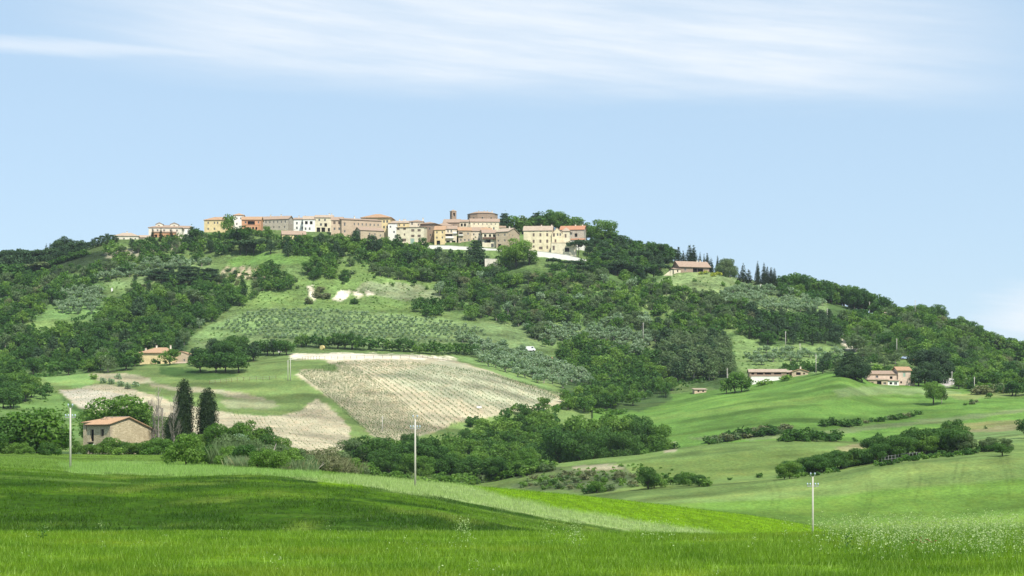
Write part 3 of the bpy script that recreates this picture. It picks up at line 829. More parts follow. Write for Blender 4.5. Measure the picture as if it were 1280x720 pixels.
house('cream_palace', 'pale cream four-storey building with brown shutters and an arched doorway', 514, 306, 1090,
  [bk(-19,16,-6,22,12,'cream','roof',kind='shed',rise=3,wins=grid([-16.5,-8.5],[20],3,2.4,'shutter')+grid([2,10],[18,11],3.6,2.8,'shutter')+[(-8.5,13,1.6,2.4,'shutter'),(-9,6,4.4,3.4,'shutter'),(1.5,4,4.4,7,'green_shutter'),(-14,9,1.6,2.6),(10,5,2,3)])], -7, 'palace')
house('pink_upper_house', 'small pink upper house poking above the cream palace roof', 521, 304, 1106,
  [bk(-9,8,-6,27,8,'pink','roof',kind='hip',rise=2.6,wins=[(-6,24.5,1.8,3),(2,23,1.4,2.6)],chim=[(7,.5)])], -3)
house('brown_tower_house', 'tall brown brick house with a wide flat-looking roof at the right end of the palaces', 535, 306, 1102,
  [bk(-10,8.5,-6,26.5,12,'brown','roof',kind='hip',rise=2.6,wins=[(-6,21,1.8,2.8),(2,20,1.8,2.8),(-6,14,1.8,2.8),(3,12,1.8,2.8)],ov=.8)], -18)
house('gold_house', 'golden yellow house with an orange roof at the left start of the terrace row', 549, 307, 1095,
  [bk(-6,7,-6,20,8,'yellow','roof_orange',kind='x',rise=4.5,wins=grid([-3,4],[16.5,10],1.7,2.4)+[(-1,3.5,4,5,'dark')])], -6)
def balcony(x0, x1, z, dep, wall='white'):
    def fn(root, S):
        mb = MB(); mb.box(x0*S, x1*S, -dep, -.003, z*S, z*S+.2, 0); mb.box(x0*S, x1*S, -dep, -dep+.12, z*S+.2, z*S+1.0, 0)
        mb.build('balcony', P[wall], root)
    return dict(fn=fn)
house('balcony_row_house', 'white house with two balconies and shaded openings beside the golden yellow house', 562, 307, 1097,
  [bk(-6,9,-6,21,9,'pink','roof',kind='x',rise=4,wins=[(-2,18,1.6,3),(2,18,1.6,3),(-1,13.2,8,2.4,'dark'),(5,3.5,4,5,'dark'),(-2,3.5,4,5,'dark')]), balcony(-5,5,9,1.2), balcony(4,9,15,1.0)], 2)
house('brick_row_house', 'brick house with an orange roof and a dark upper loggia in the terrace row', 581, 308, 1096,
  [bk(-8,8,-6,20,9,'tan','roof_orange',kind='x',rise=4,wins=[(-5,15.5,4,4,'dark'),(4,16,1.6,2.4),(-5,8,1.6,2.4),(0,8,1.6,2.4),(-2,3,3,4,'dark'),(5,8,1.6,2.4)]), balcony(-8,-2,13,.9,'frame')], 4)
house('pale_row_house', 'pale plastered house with a pinkish roof right of the brick house with the loggia', 596, 308, 1098,
  [bk(-8,8,-6,19.5,9,'pink','roof',kind='x',rise=4.5,wins=grid([-4,3],[15,9],1.7,2.4)+[(0,3,3,4,'dark')])], -3)
house('tan_row_house', 'tan stone house with a small dark top window behind the big dark conifer', 607, 308, 1093,
  [bk(-5,7,-6,20,9,'tan','roof_orange',kind='x',rise=3.4,wins=[(0,17.5,3,2.6,'dark'),(-1,11,1.6,2.4),(4,11,1.6,2.4)])], 0)
house('veranda_house', 'cream house with a dark timber veranda across two floors', 611.5, 310, 1088,
  [bk(-8.5,8.5,-6,19,9,'cream','roof',kind='x',rise=4,wins=grid([-5,1,6],[15.5],2.4,3,'dark')+[(-1,8.5,5,3.4,'dark'),(4,3.2,3,4.4),(-5,8,2,3)]), balcony(-8.4,8.4,11,1.3,'wood')], 3)
house('corner_house', 'tan corner house with bare gable at the right end of the terrace row', 620, 311, 1086,
  [bk(0,16,-6,21,16,'tan','roof_pale',kind='x',rise=5,wins=grid([3,12],[17,10],1.8,2.4)+[(5,3.5,4,4,'dark')],side=[(6,17,1.8,2.4),(14,17,1.8,2.4),(10,10,1.8,2.4),(20,10,1.8,2.4)],chim=[(12,.4)])], -25)
# church and the old core
def belfry(root, S):
    w = 3.1*S; z0 = -2; z1 = 16.5*S; zo0, zo1 = 10.3*S, 14.6*S; a = w*.42
    mb = MB()
    for sx in (-1, 1):
        for sy in (-1, 1):
            mb.box(*sorted((sx*w, sx*a)), *sorted((sy*w, sy*a)), zo0, zo1)
    mb.box(-w, w, -w, w, z0, zo0); mb.box(-w, w, -w, w, zo1, z1)
    mb.build('wall', P['brown'], root)
    c = MB(); c.box(-w-.2, w+.2, -w-.2, w+.2, z1, z1+.3); c.build('cornice', P['brick'], root)
    b = MB(); b.tube([(0,0,zo0+1.0),(0,0,zo0+.9),(0,0,zo0+.3),(0,0,zo0+.1)], [.1,.3,.42,.55], 10); b.build('bell', P['metal'], root)
    t = MB(); t.poly([(-w,-w,z1+.3),(w,-w,z1+.3),(0,0,z1+1.2)]); t.poly([(w,-w,z1+.3),(w,w,z1+.3),(0,0,z1+1.2)]); t.poly([(w,w,z1+.3),(-w,w,z1+.3),(0,0,z1+1.2)]); t.poly([(-w,w,z1+.3),(-w,-w,z1+.3),(0,0,z1+1.2)]); t.build('roof', P['roof'], root)
house('bell_tower', 'dark brick bell tower with an open arch, the tallest thing in the village centre', 566.5, 281, 1140, [dict(fn=belfry)], 24, 'tower')
house('church', 'pinkish-roofed church below the bell tower with stepped side roofs', 570, 290, 1128,
  [bk(-16,4,-8,12,12,'brown','roof',kind='x',rise=4.5,wins=[(-10,8,1.6,2.4),(-3,8,1.6,2.4)]),
   bk(4,15,-8,13,10,'pink','roof',kind='x',rise=3,y0=1,wins=[(7,9,2.2,3.4,'dark'),(11,9,2.2,3.4,'dark')])], -5, 'church')
house('side_chapel', 'low brown building with a hipped roof at the left foot of the church', 555, 293, 1118,
  [bk(-11,10,-8,11,9,'brown','roof',kind='hip',rise=4,wins=[(-5,7,1.6,2.2),(3,7,1.6,2.2)])], -8)
def castle(root, S):
    r = 19*S; z1 = 24*S; mb = MB(); n = 10; wn_ = []
    import math as _m
    for i in range(n):
        a0 = 2*_m.pi*i/n; a1 = 2*_m.pi*(i+1)/n
        p0 = (r*_m.cos(a0), r*.8*_m.sin(a0)+8); p1 = (r*_m.cos(a1), r*.8*_m.sin(a1)+8)
        mb.quad((*p0,-6),(*p1,-6),(*p1,z1),(*p0,z1))
    mb.build('wall', P['brown'], root)
    k = MB(); e = r+.5; apex = (0, 8, z1+3.0*S)
    rim = [(e*_m.cos(2*_m.pi*i/n), e*.8*_m.sin(2*_m.pi*i/n)+8, z1) for i in range(n)]
    top = [(e*.55*_m.cos(2*_m.pi*i/n), e*.45*_m.sin(2*_m.pi*i/n)+8, z1+1.3) for i in range(n)]
    for i in range(n): k.quad(rim[i], rim[(i+1)%n], top[(i+1)%n], top[i])
    k.poly(top); k.poly(rim[::-1])
    ro = k.build('roof', P['roof'], root)
    for x in (-5, 2, 6, 12): chimney(ro, x*S, 8, z1+1.3, .6, .8)
    for i in range(5, 10):
        am = 2*_m.pi*(i+.5)/n; x, y = r*.955*_m.cos(am), r*.764*_m.sin(am)+8
        q = MB(); q.box(-.7, .7, -.12, .2, -.9, .9, 1); q.box(-.5, .5, -.16, -.12, -.75, .75, 0)
        w = q.build('window', [P['glass'], P['tan']], root)
        w.location = (x, y, z1-3.1); w.rotation_euler = (0, 0, _m.atan2(.8*_m.sin(am)/.64, _m.cos(am))+_m.pi/2)
house('round_castle', 'many-sided brown brick building crowning the village under a shallow tiled roof', 603, 290, 1140, [dict(fn=castle)], 0, 'castle')
house('long_cream_house', 'long cream house below the many-sided brick building with small square windows', 606, 297, 1118,
  [bk(-18,18,-6,20,10,'cream','roof',kind='x',rise=4,wins=grid(lin(-16,16,6),[17],1.3,1.6)+grid(lin(-14,14,5),[11.5],1.8,2.8)),
   bk(18,26,-6,13,8,'cream','roof',kind='x',rise=2.5,y0=1,wins=[(21,10,1.5,2),(24,10,1.5,2)])], 3)
house('mid_terrace', 'narrow terrace of small pink houses between the church and the orange roofs', 592, 300, 1108,
  [bk(-20,16,-6,12,8,'pink','roof_orange',kind='x',rise=4,wins=grid(lin(-18,14,7),[9.5],1.6,2.2))], -2)
# the big yellow villa at the right end
def pilasters(root, S):
    for x in (-26.3, -8, 15, 23):
        mb = MB(); mb.box(x*S-.12, x*S+.12, -.1, -.002, -2, 30.5*S if x < 0 else 27*S); mb.build('pilaster', P['cream'], root)
house('yellow_villa', 'large pale yellow villa with a central gable above the white sloping wall', 681, 318, 1072,
  [bk(-26.5,9,-8,30,14,'paleyellow','roof_pale',kind='x',rise=6,wins=grid([-14,-5.5,3],[24.5,16.5],2.2,3.6,'shutter')+[(-14,10,2,2.4,'shutter'),(-5,8,4,3,'shutter'),(3,9,1.8,3.6,'shutter')]+grid([-14,-5,3],[28.7],1.8,1.0),chim=[(-5,.5),(8,.5)]),
   bk(9,22,-8,26,15,'paleyellow','roof',kind='y',rise=7,y0=-1.2,wins=[(11.5,24,2.2,4,'shutter'),(16,24.5,1.8,3.4,'glass'),(19.5,24.5,1.8,3.4,'glass'),(13.5,16.5,2,3.4,'shutter')],ov=.15),
   bk(22,31,-8,29,13,'cream','roof_pale',kind='hip',rise=4,y0=0,wins=[(26,23,2,4,'shutter')],side=[(10,20,2,3)]),
   bk(9,40,-10,12,7,'cream','roof_pale',kind='flat',rise=0,y0=-8.5,wins=[(12,6,2.4,5,'shutter'),(28.5,3.6,5,4.6,'dark')]),
   dict(fn=pilasters)], -4, 'villa')
house('grey_stone_house', 'grey house with a red tiled roof behind a pine at the right village edge', 714, 314, 1094,
  [bk(-14,16,-8,27,12,'grey','roof_red',kind='x',rise=5,wins=[(-8,22,2.2,3),(0,22,2.2,3),(6,20,3,4,'dark')],side=[(6,20,2,3)],chim=[(4,.5),(13,.5)]),
   bk(-4,17,-8,13,5,'white','roof_red',kind='shed',rise=2.5,y0=-5.2,wins=[(4,6,5,4,'dark'),(12,6,5,4,'dark')])], -8)
def wall_run(name, label, pts, Y, h_px, m='white', cat='wall', thick=.5):
    """free-standing wall along photo points (u, top row)"""
    S = Y/F; mb = MB(); cp = MB()
    P0 = Vector(((pts[0][0]-640)*S, Y, (VH-pts[0][1])*S))
    for (u0, v0), (u1, v1) in zip(pts[:-1], pts[1:]):
        a = Vector(((u0-640)*S, Y, (VH-v0)*S)) - P0; b = Vector(((u1-640)*S, Y, (VH-v1)*S)) - P0
        H = h_px*S+2
        for y0, y1, zt, q in ((0, thick, 0, mb), (-.08, thick+.08, .18, cp)):
            lo = -H if q is mb else .0
            v = [(a.x,y0,a.z+lo),(b.x,y0,b.z+lo),(b.x,y1,b.z+lo),(a.x,y1,a.z+lo),(a.x,y0,a.z+zt),(b.x,y0,b.z+zt),(b.x,y1,b.z+zt),(a.x,y1,a.z+zt)]
            i = len(q.v); q.v += v
            for f in ((0,3,2,1),(4,5,6,7),(0,1,5,4),(1,2,6,5),(2,3,7,6),(3,0,4,7)): q.f.append(tuple(i+k for k in f)); q.m.append(0)
    root = empty(name, P0, label, cat)
    mb.build('wall_face', P[m], root); cp.build('coping', P['concrete'], root)
wall_run('retaining_wall', 'long white retaining wall under the terrace of village houses', [(534,306.5),(560,307),(590,309),(627,311.5)], 1080, 8)
wall_run('retaining_wall', 'white retaining wall sloping down to the right below the big yellow villa', [(660,313),(685,315.5),(710,319),(733,325)], 1054, 9)
wall_run('garden_wall', 'short pale wall below the long white retaining wall, right of the dark conifer', [(606,323.5),(622,324)], 1045, 5, 'pale')
# hillside villa to the right
house('hillside_villa', 'low stone villa with a long pale tiled roof alone right of the village', 866, 342, 1060,
  [bk(-17,22,-4,9,11,'brown','roof',kind='x',rise=6,wins=[(-10,5,1.8,3),(3,4.5,5,5,'dark'),(10,4.5,7,4,'dark')],chim=[(10,.45),(14,.45)],ov=.9),
   bk(-26,-17,-4,5,8,'pink','roof',kind='shed',rise=3,y0=-1,wins=[(-21,2.5,1.4,2.6,'dark')])], 16)
def ramp_wall(root, S):
    mb = MB(); mb.poly([(-9*S,0,-1.5*S),(4*S,0,-1.5*S),(4*S,0,6.5*S),(1*S,0,6.5*S)]); mb.poly([(-9*S,.4,-1.5*S),(1*S,.4,6.5*S),(4*S,.4,6.5*S),(4*S,.4,-1.5*S)])
    mb.quad((-9*S,0,-1.5*S),(1*S,0,6.5*S),(1*S,.4,6.5*S),(-9*S,.4,-1.5*S)); mb.quad((1*S,0,6.5*S),(4*S,0,6.5*S),(4*S,.4,6.5*S),(1*S,.4,6.5*S)); mb.build('wall_face', P['cream'], root)
    c = MB(); c.box(2.4*S,4.6*S,-.25,.7,-1.5*S,7.2*S); c.build('pier', P['cream'], root)
house('ramp_wall', 'pale triangular garden wall left of the low hillside villa', 836, 345, 1052, [dict(fn=ramp_wall)], 0, 'wall')
# farmhouses lower down
house('stone_farmhouse', 'long pink stone farmhouse with a taller right wing above the green meadow', 1110, 482, 812,
  [bk(-26,12,-8,14.5,9,'farm','roof',kind='x',rise=3.6,wins=[(-14,11,3,2.6,'glass'),(4,10,3,3,'dark')],ribs=.5,wk='glass'),
   bk(-27,-2,-8,7,2.4,'tan','roof_pale',kind='shed',rise=1.2,y0=-2.6,wins=[(-22,2.6,3.4,2.6,'dark'),(-13,2.8,5,4.6,'dark'),(-6,2.6,3,2.6,'glass')],ribs=.5),
   bk(12,28,-8,19,9,'farm','roof_orange',kind='x',rise=4,y0=-.8,wins=[(20,13.5,2.6,4.6,'green_shutter'),(16,4,2,2.4,'dark')],ribs=.5,ov=.6),
   bk(-2,12,-8,6,2,'white','roof_pale',kind='shed',rise=1,y0=-2.2,wins=[(2,2.6,3,2.4,'dark'),(8,2.4,3.4,3)],ribs=.5),
   bk(28,34,-8,5,6,'tan','roof_pale',kind='shed',rise=2,y0=0)], 3, 'farmhouse')
house('long_farm_building', 'long low farm building with a white wall at the head of the meadow', 957, 473, 842,
  [bk(-20,26,-10,8,9,'brown','roof_pale',kind='x',rise=3.2,wins=[(-16,6,3,2,'dark'),(-7,6,7,2,'dark'),(3,6,7,2,'dark'),(15,6,8,1.8,'dark')],ribs=.6),
   bk(-19,18,-16,2.0,2,'white','roof_pale',kind='flat',rise=0,y0=-4)], -2, 'farm building')
house('small_farm_cottage', 'small stone cottage with a shallow gable right of the long low farm building', 1000, 470, 846,
  [bk(-10,10,-8,5.5,10,'tan','roof_orange',kind='y',rise=3.2,wins=[(-2,3,5,3,'dark'),(5,3,1.8,2,'dark')],ribs=.6,chim=[(1,.2,.9)]),
   bk(-21,-10,-8,5,7,'brown','roof_pale',kind='x',rise=2,y0=2,wins=[(-15,3,2.4,1.6,'dark')],ribs=.6)], -5, 'cottage')
house('hidden_cottage', 'pale pink roof and wall of a cottage buried in the right-hand woods near the skyline', 1122, 399, 1075,
  [bk(-15,15,-6,4,9,'pale','roof_pale',kind='x',rise=4.4,wins=grid([-9,-2,6],[1],1.8,2)) ], -8, 'cottage')
house('field_shed', 'small tan shed at the foot of the pines left of the meadow', 876, 489, 850,
  [bk(-8,7,-6,2.2,5,'salmon','roof_pale',kind='shed',rise=1.6,wins=[(-3,0,2,1.6,'dark'),(3,0,2,1.6,'dark')])], 5, 'shed')
house('red_roofed_shed', 'tiny shed with a rusty red roof among the olive trees', 685, 452, 912,
  [bk(-6,6,-6,3.2,4,'pale','roof_red',kind='x',rise=2,wins=[(-2,0,2,2,'dark')])], 5, 'shed')
house('yellow_farmhouse', 'yellow farmhouse with an orange roof behind a round tree, above the bare vineyard', 205, 458, 846,
  [bk(-31,-14,-8,17,11,'yellow','roof_orange',kind='hip',rise=0.01,wins=[(-18,9.5,2.6,4.6,'shutter')],ov=.02),
   bk(-31,14,-8,17,11,'yellow','roof_orange',kind='hip',rise=6,y0=.06,wins=[(-6,4,3,5,'dark'),(2,4,3,5,'dark'),(8,10,2,3)],ribs=0,ov=.8,chim=[(-25,.2,.35),(-14,.5,.9),(4,.5,.9)]),
   bk(7,34,-8,14,9,'tan','roof_orange',kind='y',rise=5,y0=2.2,wins=[(24,8,2,2.6,'glass'),(19,3,2,3,'dark')],ov=.3),
   bk(12,30,-10,3.5,3,'tan','roof_pale',kind='shed',rise=2,y0=-1.6,wins=[(24,0,3.6,3,'dark')],ov=.2)], -6, 'farmhouse')
# village end: yellow hut below the left village
house('yellow_hut', 'small bright yellow hut with a brown canopy below the left end of the village', 166, 311, 1080,
  [bk(-6,5,-4,6.5,4,'yellow','roof_orange',kind='y',rise=2.6,wins=[(0,3,1.6,2,'dark')],ov=.1),
   bk(-11,-5,-4,6,4,'wood','roof',kind='flat',rise=0,y0=1.0)], 0, 'hut')

# ---------------------------------------------------------------- the stone ruin near the foreground
def ruin():
    Y = 452.0; S = Y/F
    root = empty('stone_barn', ((138-640)*S, Y, (VH-562)*S), 'old tan stone barn with an orange tiled roof beside the two tall cypresses', 'barn', None, R(-42))
    # the long side faces left (local front), the gable faces right; the ridge sits off centre
    L, D = 9.3, 13.0; H = 6.0; HR = 7.55; HB = 4.5; yr = 5.2
    X0, X1 = -L, 0.0
    mb = MB()
    front = [(1.35, 2.75, 1.9, 4.8), (5.5, 6.7, 3.2, 4.8), (.25, 2.6, .3, 1.75)]
    facade(mb, L, H, front, lambda x, d, z: (X0+x, d, z), 0, 0, .45)
    mb.poly([(X1,0,-3),(X1,D,-3),(X1,D,HB),(X1,yr,HR),(X1,0,H)]); mb.poly([(X0,D,-3),(X0,0,-3),(X0,0,H),(X0,yr,HR),(X0,D,HB)])
    mb.quad((X1,D,-3),(X0,D,-3),(X0,D,HB),(X1,D,HB))
    mb.build('wall', P['stone'], root)
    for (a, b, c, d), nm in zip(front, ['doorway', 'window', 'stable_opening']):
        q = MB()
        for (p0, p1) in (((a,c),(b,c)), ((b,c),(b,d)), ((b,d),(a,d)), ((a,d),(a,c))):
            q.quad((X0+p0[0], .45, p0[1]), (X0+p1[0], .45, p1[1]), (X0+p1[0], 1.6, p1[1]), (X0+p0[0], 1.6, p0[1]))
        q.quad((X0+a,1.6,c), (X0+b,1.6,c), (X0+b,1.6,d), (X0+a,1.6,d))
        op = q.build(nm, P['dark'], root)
        t = MB(); t.box(X0+a-.25, X0+b+.25, -.04, .3, d, d+.22); t.build('lintel', P['tan'], op)
        t = MB(); t.box(X0+a-.1, X0+b+.1, -.06, .3, c-.14, c); t.build('sill', P['tan'], op)
    # quoins: bigger pale corner stones
    qs = MB(); z = -.5; i = 0; rq = random.Random(5)
    while z < H-.5:
        h = .3+rq.random()*.14; l = .75 if i % 2 else .45
        qs.box(X1-l, X1+.025, -.025, (.45 if i % 2 else .75), z, z+h-.03); z += h; i += 1
    qs.build('corner_stones', P['tan'], root)
    ov = .75; s1 = (HR-H)/yr; s2 = (HR-HB)/(D-yr); zz = .14
    rb = MB()
    slab(rb, (X0-.1,-ov,H+zz-s1*ov), (X1+.35,-ov,H+zz-s1*ov), (X1+.35,yr,HR+zz), (X0-.1,yr,HR+zz), .16, 0, .34)
    slab(rb, (X1+.35,D+.5,HB+zz-s2*.5), (X0-.1,D+.5,HB+zz-s2*.5), (X0-.1,yr+.02,HR+zz), (X1+.35,yr+.02,HR+zz), .16, 0, .34)
    ro = rb.build('roof', P['roof_orange'], root)
    rg = MB(); rg.tube([(X0-.1,yr,HR+zz+.03),(X1+.36,yr,HR+zz+.03)], [.15,.15], 8); rg.build('ridge_tiles', P['roof_pale'], ro)
    for y1, z1 in ((-ov, H+zz-s1*ov), (D+.5, HB+zz-s2*.5)):
        v = MB(); v.tube([(X1+.36, y1, z1+.05), (X1+.36, yr, HR+zz+.05)], [.13,.13], 6); v.build('verge_tiles', P['roof_orange'], ro)
    bm_ = MB()
    for i in range(11): x = X0+.2+i*.86; bm_.box(x, x+.14, -ov+.05, .0, H+zz-s1*ov-.26, H+zz-s1*ov-.12)
    bm_.build('rafter_ends', P['wood'], ro)
    w2 = MB(); facade(w2, 6.0, 4.9, [(1.0,2.6,2.9,4.3),(3.4,5.0,2.9,4.3)], lambda x, d, z: (X0-6.0+x, 3.2+d, z+1.6), 0, 0, .4)
    w2.box(X0-6.0, X0-5.6, 3.65, 8.6, -2, 6.6); w2.box(X0-5.6, X0-.02, 8.2, 8.6, -2, 7.0)
    w2.build('broken_wing_wall', P['stone'], root)
    r2 = MB(); slab(r2, (X0-6.3,2.7,6.55), (X0-.16,2.7,6.6), (X0-.16,8.8,7.7), (X0-6.3,8.8,7.5), .14, 0, .34)
    r2.build('broken_roof', P['roof_orange'], root)
    q = MB(); q.quad((X0-5.5,5.5,0),(X0-.1,5.5,0),(X0-.1,5.5,6.4),(X0-5.5,5.5,6.4)); q.build('dark_backing', P['dark'], root)  # near-black sheet: shade inside the broken wing, put into its colour
    rr_ = random.Random(4)
    for i in range(9):
        tmb = MB(); x = X0+.4+rr_.random()*3.6; y = yr-2.2+rr_.random()*1.8
        z = H+zz+s1*y+.10
        tmb.box(x, x+.5, y, y+.35, z, z+.15); tmb.build('loose_tile', P['roof_pale'], ro)
ruin()
def sheet():
    S = 446/F
    root = empty('broken_trough', ((120-640)*S, 442, (VH-562)*S), 'white and grey broken slab leaning in the low doorway of the stone barn', 'slab', None, R(20))
    a = MB(); a.box(-.9,-.1,-.1,.1,-.5,.9); a.build('slab', P['concrete'], root)
    b = MB(); b.box(.02,.5,-.2,.1,-.5,1.3); b.build('post', P['white'], root)
sheet()
def stump():
    S = 425/F; x = (170-640)*S
    root = empty('dead_stump', (x, 420, G(x, 420)-.1), 'grey weathered stump at the edge of the brambles below the stone barn', 'stump')
    a = MB(); a.tube([(0,0,-.4),(-.1,0,.8),(-.35,.05,1.7),(-.9,.1,2.1)], [.55,.45,.40,.16], 8); a.build('trunk', P['wood'], root, True)
    b = MB(); b.tube([(-.1,0,1.2),(.5,-.1,1.9),(1.1,-.1,1.95)], [.34,.28,.12], 7); b.build('limb', P['wood'], root, True)
stump()

# ---------------------------------------------------------------- foliage
def leaf_mat(name, c, c2, trans=.28, nsc=.09, dry=None):
    m, nt, bs, out = mat(name)
    g = N(nt, 'ShaderNodeNewGeometry')
    big = noise(nt, N(nt, 'ShaderNodeMapping', {'Vector': g.outputs['Position'], 'Scale': (1,1,1)}).outputs[0], nsc, 2)
    k = mixc_(nt, mrange(nt, big, .35, .65), c, c2)
    isl = g.outputs['Random Per Island']
    v = N(nt, 'ShaderNodeVectorMath', {0: k, 'Scale': mrange(nt, isl, 0, 1, .72, 1.35)}, operation='SCALE').outputs[0]
    if dry: v = mixc_(nt, mrange(nt, isl, .82, .9, 0, .8), v, dry)
    nt.links.new(v, bs.inputs['Base Color'])
    bs.inputs['Roughness'].default_value = .6; bs.inputs['Specular IOR Level'].default_value = .25
    t = N(nt, 'ShaderNodeBsdfTranslucent', {'Color': N(nt, 'ShaderNodeVectorMath', {0: v, 1: (1.3, 1.45, .6)}, operation='MULTIPLY').outputs[0]})
    mx = N(nt, 'ShaderNodeMixShader', {0: trans, 1: bs.outputs[0], 2: t.outputs[0]})
    nt.links.new(mx.outputs[0], out.inputs[0])
    return m
LM = {
 'broad': leaf_mat('broadleaf_leaves', (.080,.175,.022), (.135,.235,.038), .36),
 'oak': leaf_mat('oak_leaves', (.040,.108,.016), (.070,.152,.024), .34),
 'lime': leaf_mat('lime_leaves', (.140,.250,.035), (.180,.290,.050), .34),
 'olive': leaf_mat('olive_leaves', (.200,.290,.170), (.250,.330,.200), .36),
 'grey': leaf_mat('grey_green_leaves', (.110,.175,.062), (.140,.195,.085), .34),
 'pine': leaf_mat('pine_needles', (.032,.074,.024), (.048,.094,.030), .2),
 'pinelight': leaf_mat('light_olive_pine_needles', (.120,.170,.060), (.150,.190,.075), .2),  # needles of a lighter olive green, for the pale grove
 'cypress': leaf_mat('cypress_foliage', (.013,.032,.005), (.022,.048,.008), .08),
 'reed': leaf_mat('reed_leaves', (.130,.210,.085), (.190,.250,.120), .3, .3, (.30,.26,.14)),
 'dry': leaf_mat('dry_scrub', (.15,.175,.075), (.18,.19,.09), .25),
 'gorse': leaf_mat('yellow_broom', (.42,.42,.03), (.20,.27,.05), .3, .5),
 'twig': leaf_mat('bare_twigs', (.24,.21,.18), (.30,.27,.22), .1),
}
BARK = flat('bark', (.065,.058,.045), .95)
BARKP = flat('pale_bark', (.34,.30,.25), .95)

def cards(cen, nrm, size, rng, aspect=1.0):
    """one small four-cornered leaf cluster per centre, roughly facing nrm"""
    n = len(cen)
    nn = nrm + rng.normal(0, .55, (n, 3)); nn /= np.linalg.norm(nn, axis=1, keepdims=True) + 1e-9
    a = np.cross(nn, rng.normal(0, 1, (n, 3))); a /= np.linalg.norm(a, axis=1, keepdims=True) + 1e-9
    b = np.cross(nn, a)
    s = (size * rng.uniform(.6, 1.35, n))[:, None]
    q = np.stack([cen - a*s*.5, cen + b*s*.42*aspect + a*s*.08, cen + a*s*.55, cen - b*s*.42*aspect - a*s*.05], 1)
    q += nn[:, None, :]*rng.normal(0, .08, (n, 4, 1))*s[:, None, :]
    return q.reshape(-1, 3)
def blobs(kind, rng):
    """clump centres and radii for a crown of unit-height tree (metres are applied by scale): returns (centres, radii)"""
    C_, Rr = [], []
    def add(x, y, z, r, sq=1.0): C_.append((x, y, z)); Rr.append((r, r, r*sq))
    if kind in ('broad', 'oak', 'lime', 'grey'):
        n = 13
        add(0, 0, .55, .26, .9)
        for i in range(n):
            t = i*2.4+rng.uniform(0, .8); z = .30+.52*rng.rand(); w = math.sqrt(max(0, 1-((z-.52)/.44)**2))
            rr = w*rng.uniform(.22, .36)
            add(rr*math.cos(t), rr*math.sin(t), z, rng.uniform(.12, .20), .85)
        add(rng.uniform(-.1,.1), rng.uniform(-.1,.1), .84, .14, .9)
    elif kind == 'olive':
        for i in range(9):
            t = i*2.4; rr = rng.uniform(.15, .38)
            add(rr*math.cos(t), rr*math.sin(t), rng.uniform(.42, .78), rng.uniform(.17, .25), .9)
    elif kind == 'pine':
        for i in range(11):
            t = i*2.4; z = .35+.6*(i/11); w = .34*(1-.65*(i/11))
            add(w*.6*math.cos(t), w*.6*math.sin(t), z, .13+w*.25, .8)
        add(0, 0, .95, .08, 1.2)
    elif kind == 'umbrella':
        for i in range(14):
            t = i*2.4; rr = .46*math.sqrt((i+.5)/14)
            add(rr*math.cos(t), rr*math.sin(t), .80-.18*rr+rng.uniform(-.04,.04), rng.uniform(.13,.18), .6)
    elif kind == 'cedar':
        for L in range(8):
            z = .16+.78*L/8; w = .36*(1-(L/8.3))+.03
            for k in range(5):
                t = k*1.257+L*.7+rng.uniform(-.3,.3); add(w*.62*math.cos(t), w*.62*math.sin(t), z+rng.uniform(-.02,.02), w*.42+.03, .42)
            add(0, 0, z, w*.35+.02, .9)
        add(0, 0, .96, .03, 1.6)
    elif kind == 'cypress':
        for L in range(15):
            z = .07+.88*L/14; w = .115*math.sin(min(1, (L+2.0)/6.0)*math.pi/2)*(1-.72*max(0, (L-9)/5.5)**2.4)
            for k in range(3):
                t = k*2.1+L*1.3; add(w*.42*math.cos(t), w*.42*math.sin(t), z+rng.uniform(-.02,.02), w*.72+.008, 1.5)
    elif kind == 'spire':
        for L in range(15):
            z = .06+.9*L/14; w = .115*math.sin(min(1, (L+1.5)/4.0)*math.pi/2)*(1-.9*(L/14)**1.4)
            for k in range(3):
                t = k*2.1+L*1.3; add(w*.42*math.cos(t), w*.42*math.sin(t), z+rng.uniform(-.02,.02), w*.72+.008, 1.5)
    elif kind == 'bush':
        for i in range(11):
            t = i*2.4; rr = rng.uniform(.1, .5)
            add(rr*math.cos(t), rr*math.sin(t), rng.uniform(.18, .72-.3*rr), rng.uniform(.20, .30), .85)
    return np.array(C_), np.array(Rr)
def crown(kind, n, size, seed):
    rng = np.random.RandomState(seed)
    C_, Rr = blobs(kind, rng)
    w = Rr[:, 0]**2; w = w/w.sum()
    ix = rng.choice(len(C_), n, p=w)
    d = rng.normal(0, 1, (n, 3)); d[:, 2] += .25
    d /= np.linalg.norm(d, axis=1, keepdims=True)
    rad = 1.0 - .35*rng.rand(n)**2 + rng.normal(0, .07, n)
    cen = C_[ix] + d*Rr[ix]*rad[:, None]
    cen[:, 2] = np.maximum(cen[:, 2], .02)
    Q = cards(cen, d, np.full(n, size), rng)
    if kind == 'cypress':      # dense inner foliage
        core = []
        prof = [(z, .086*math.sin(min(1, (L+2.0)/6.0)*math.pi/2)*(1-.8*max(0, (L-9)/5.5)**2)) for L, z in [(L, .07+.86*L/14) for L in range(15)]]
        for (z0, r0), (z1, r1) in zip(prof[:-1], prof[1:]):
            for k in range(8):
                a0, a1 = k*math.pi/4, (k+1)*math.pi/4
                core += [(r0*math.cos(a0), r0*math.sin(a0), z0), (r0*math.cos(a1), r0*math.sin(a1), z0), (r1*math.cos(a1), r1*math.sin(a1), z1), (r1*math.cos(a0), r1*math.sin(a0), z1)]
        Q = np.concatenate([Q, np.array(core)])
    return Q
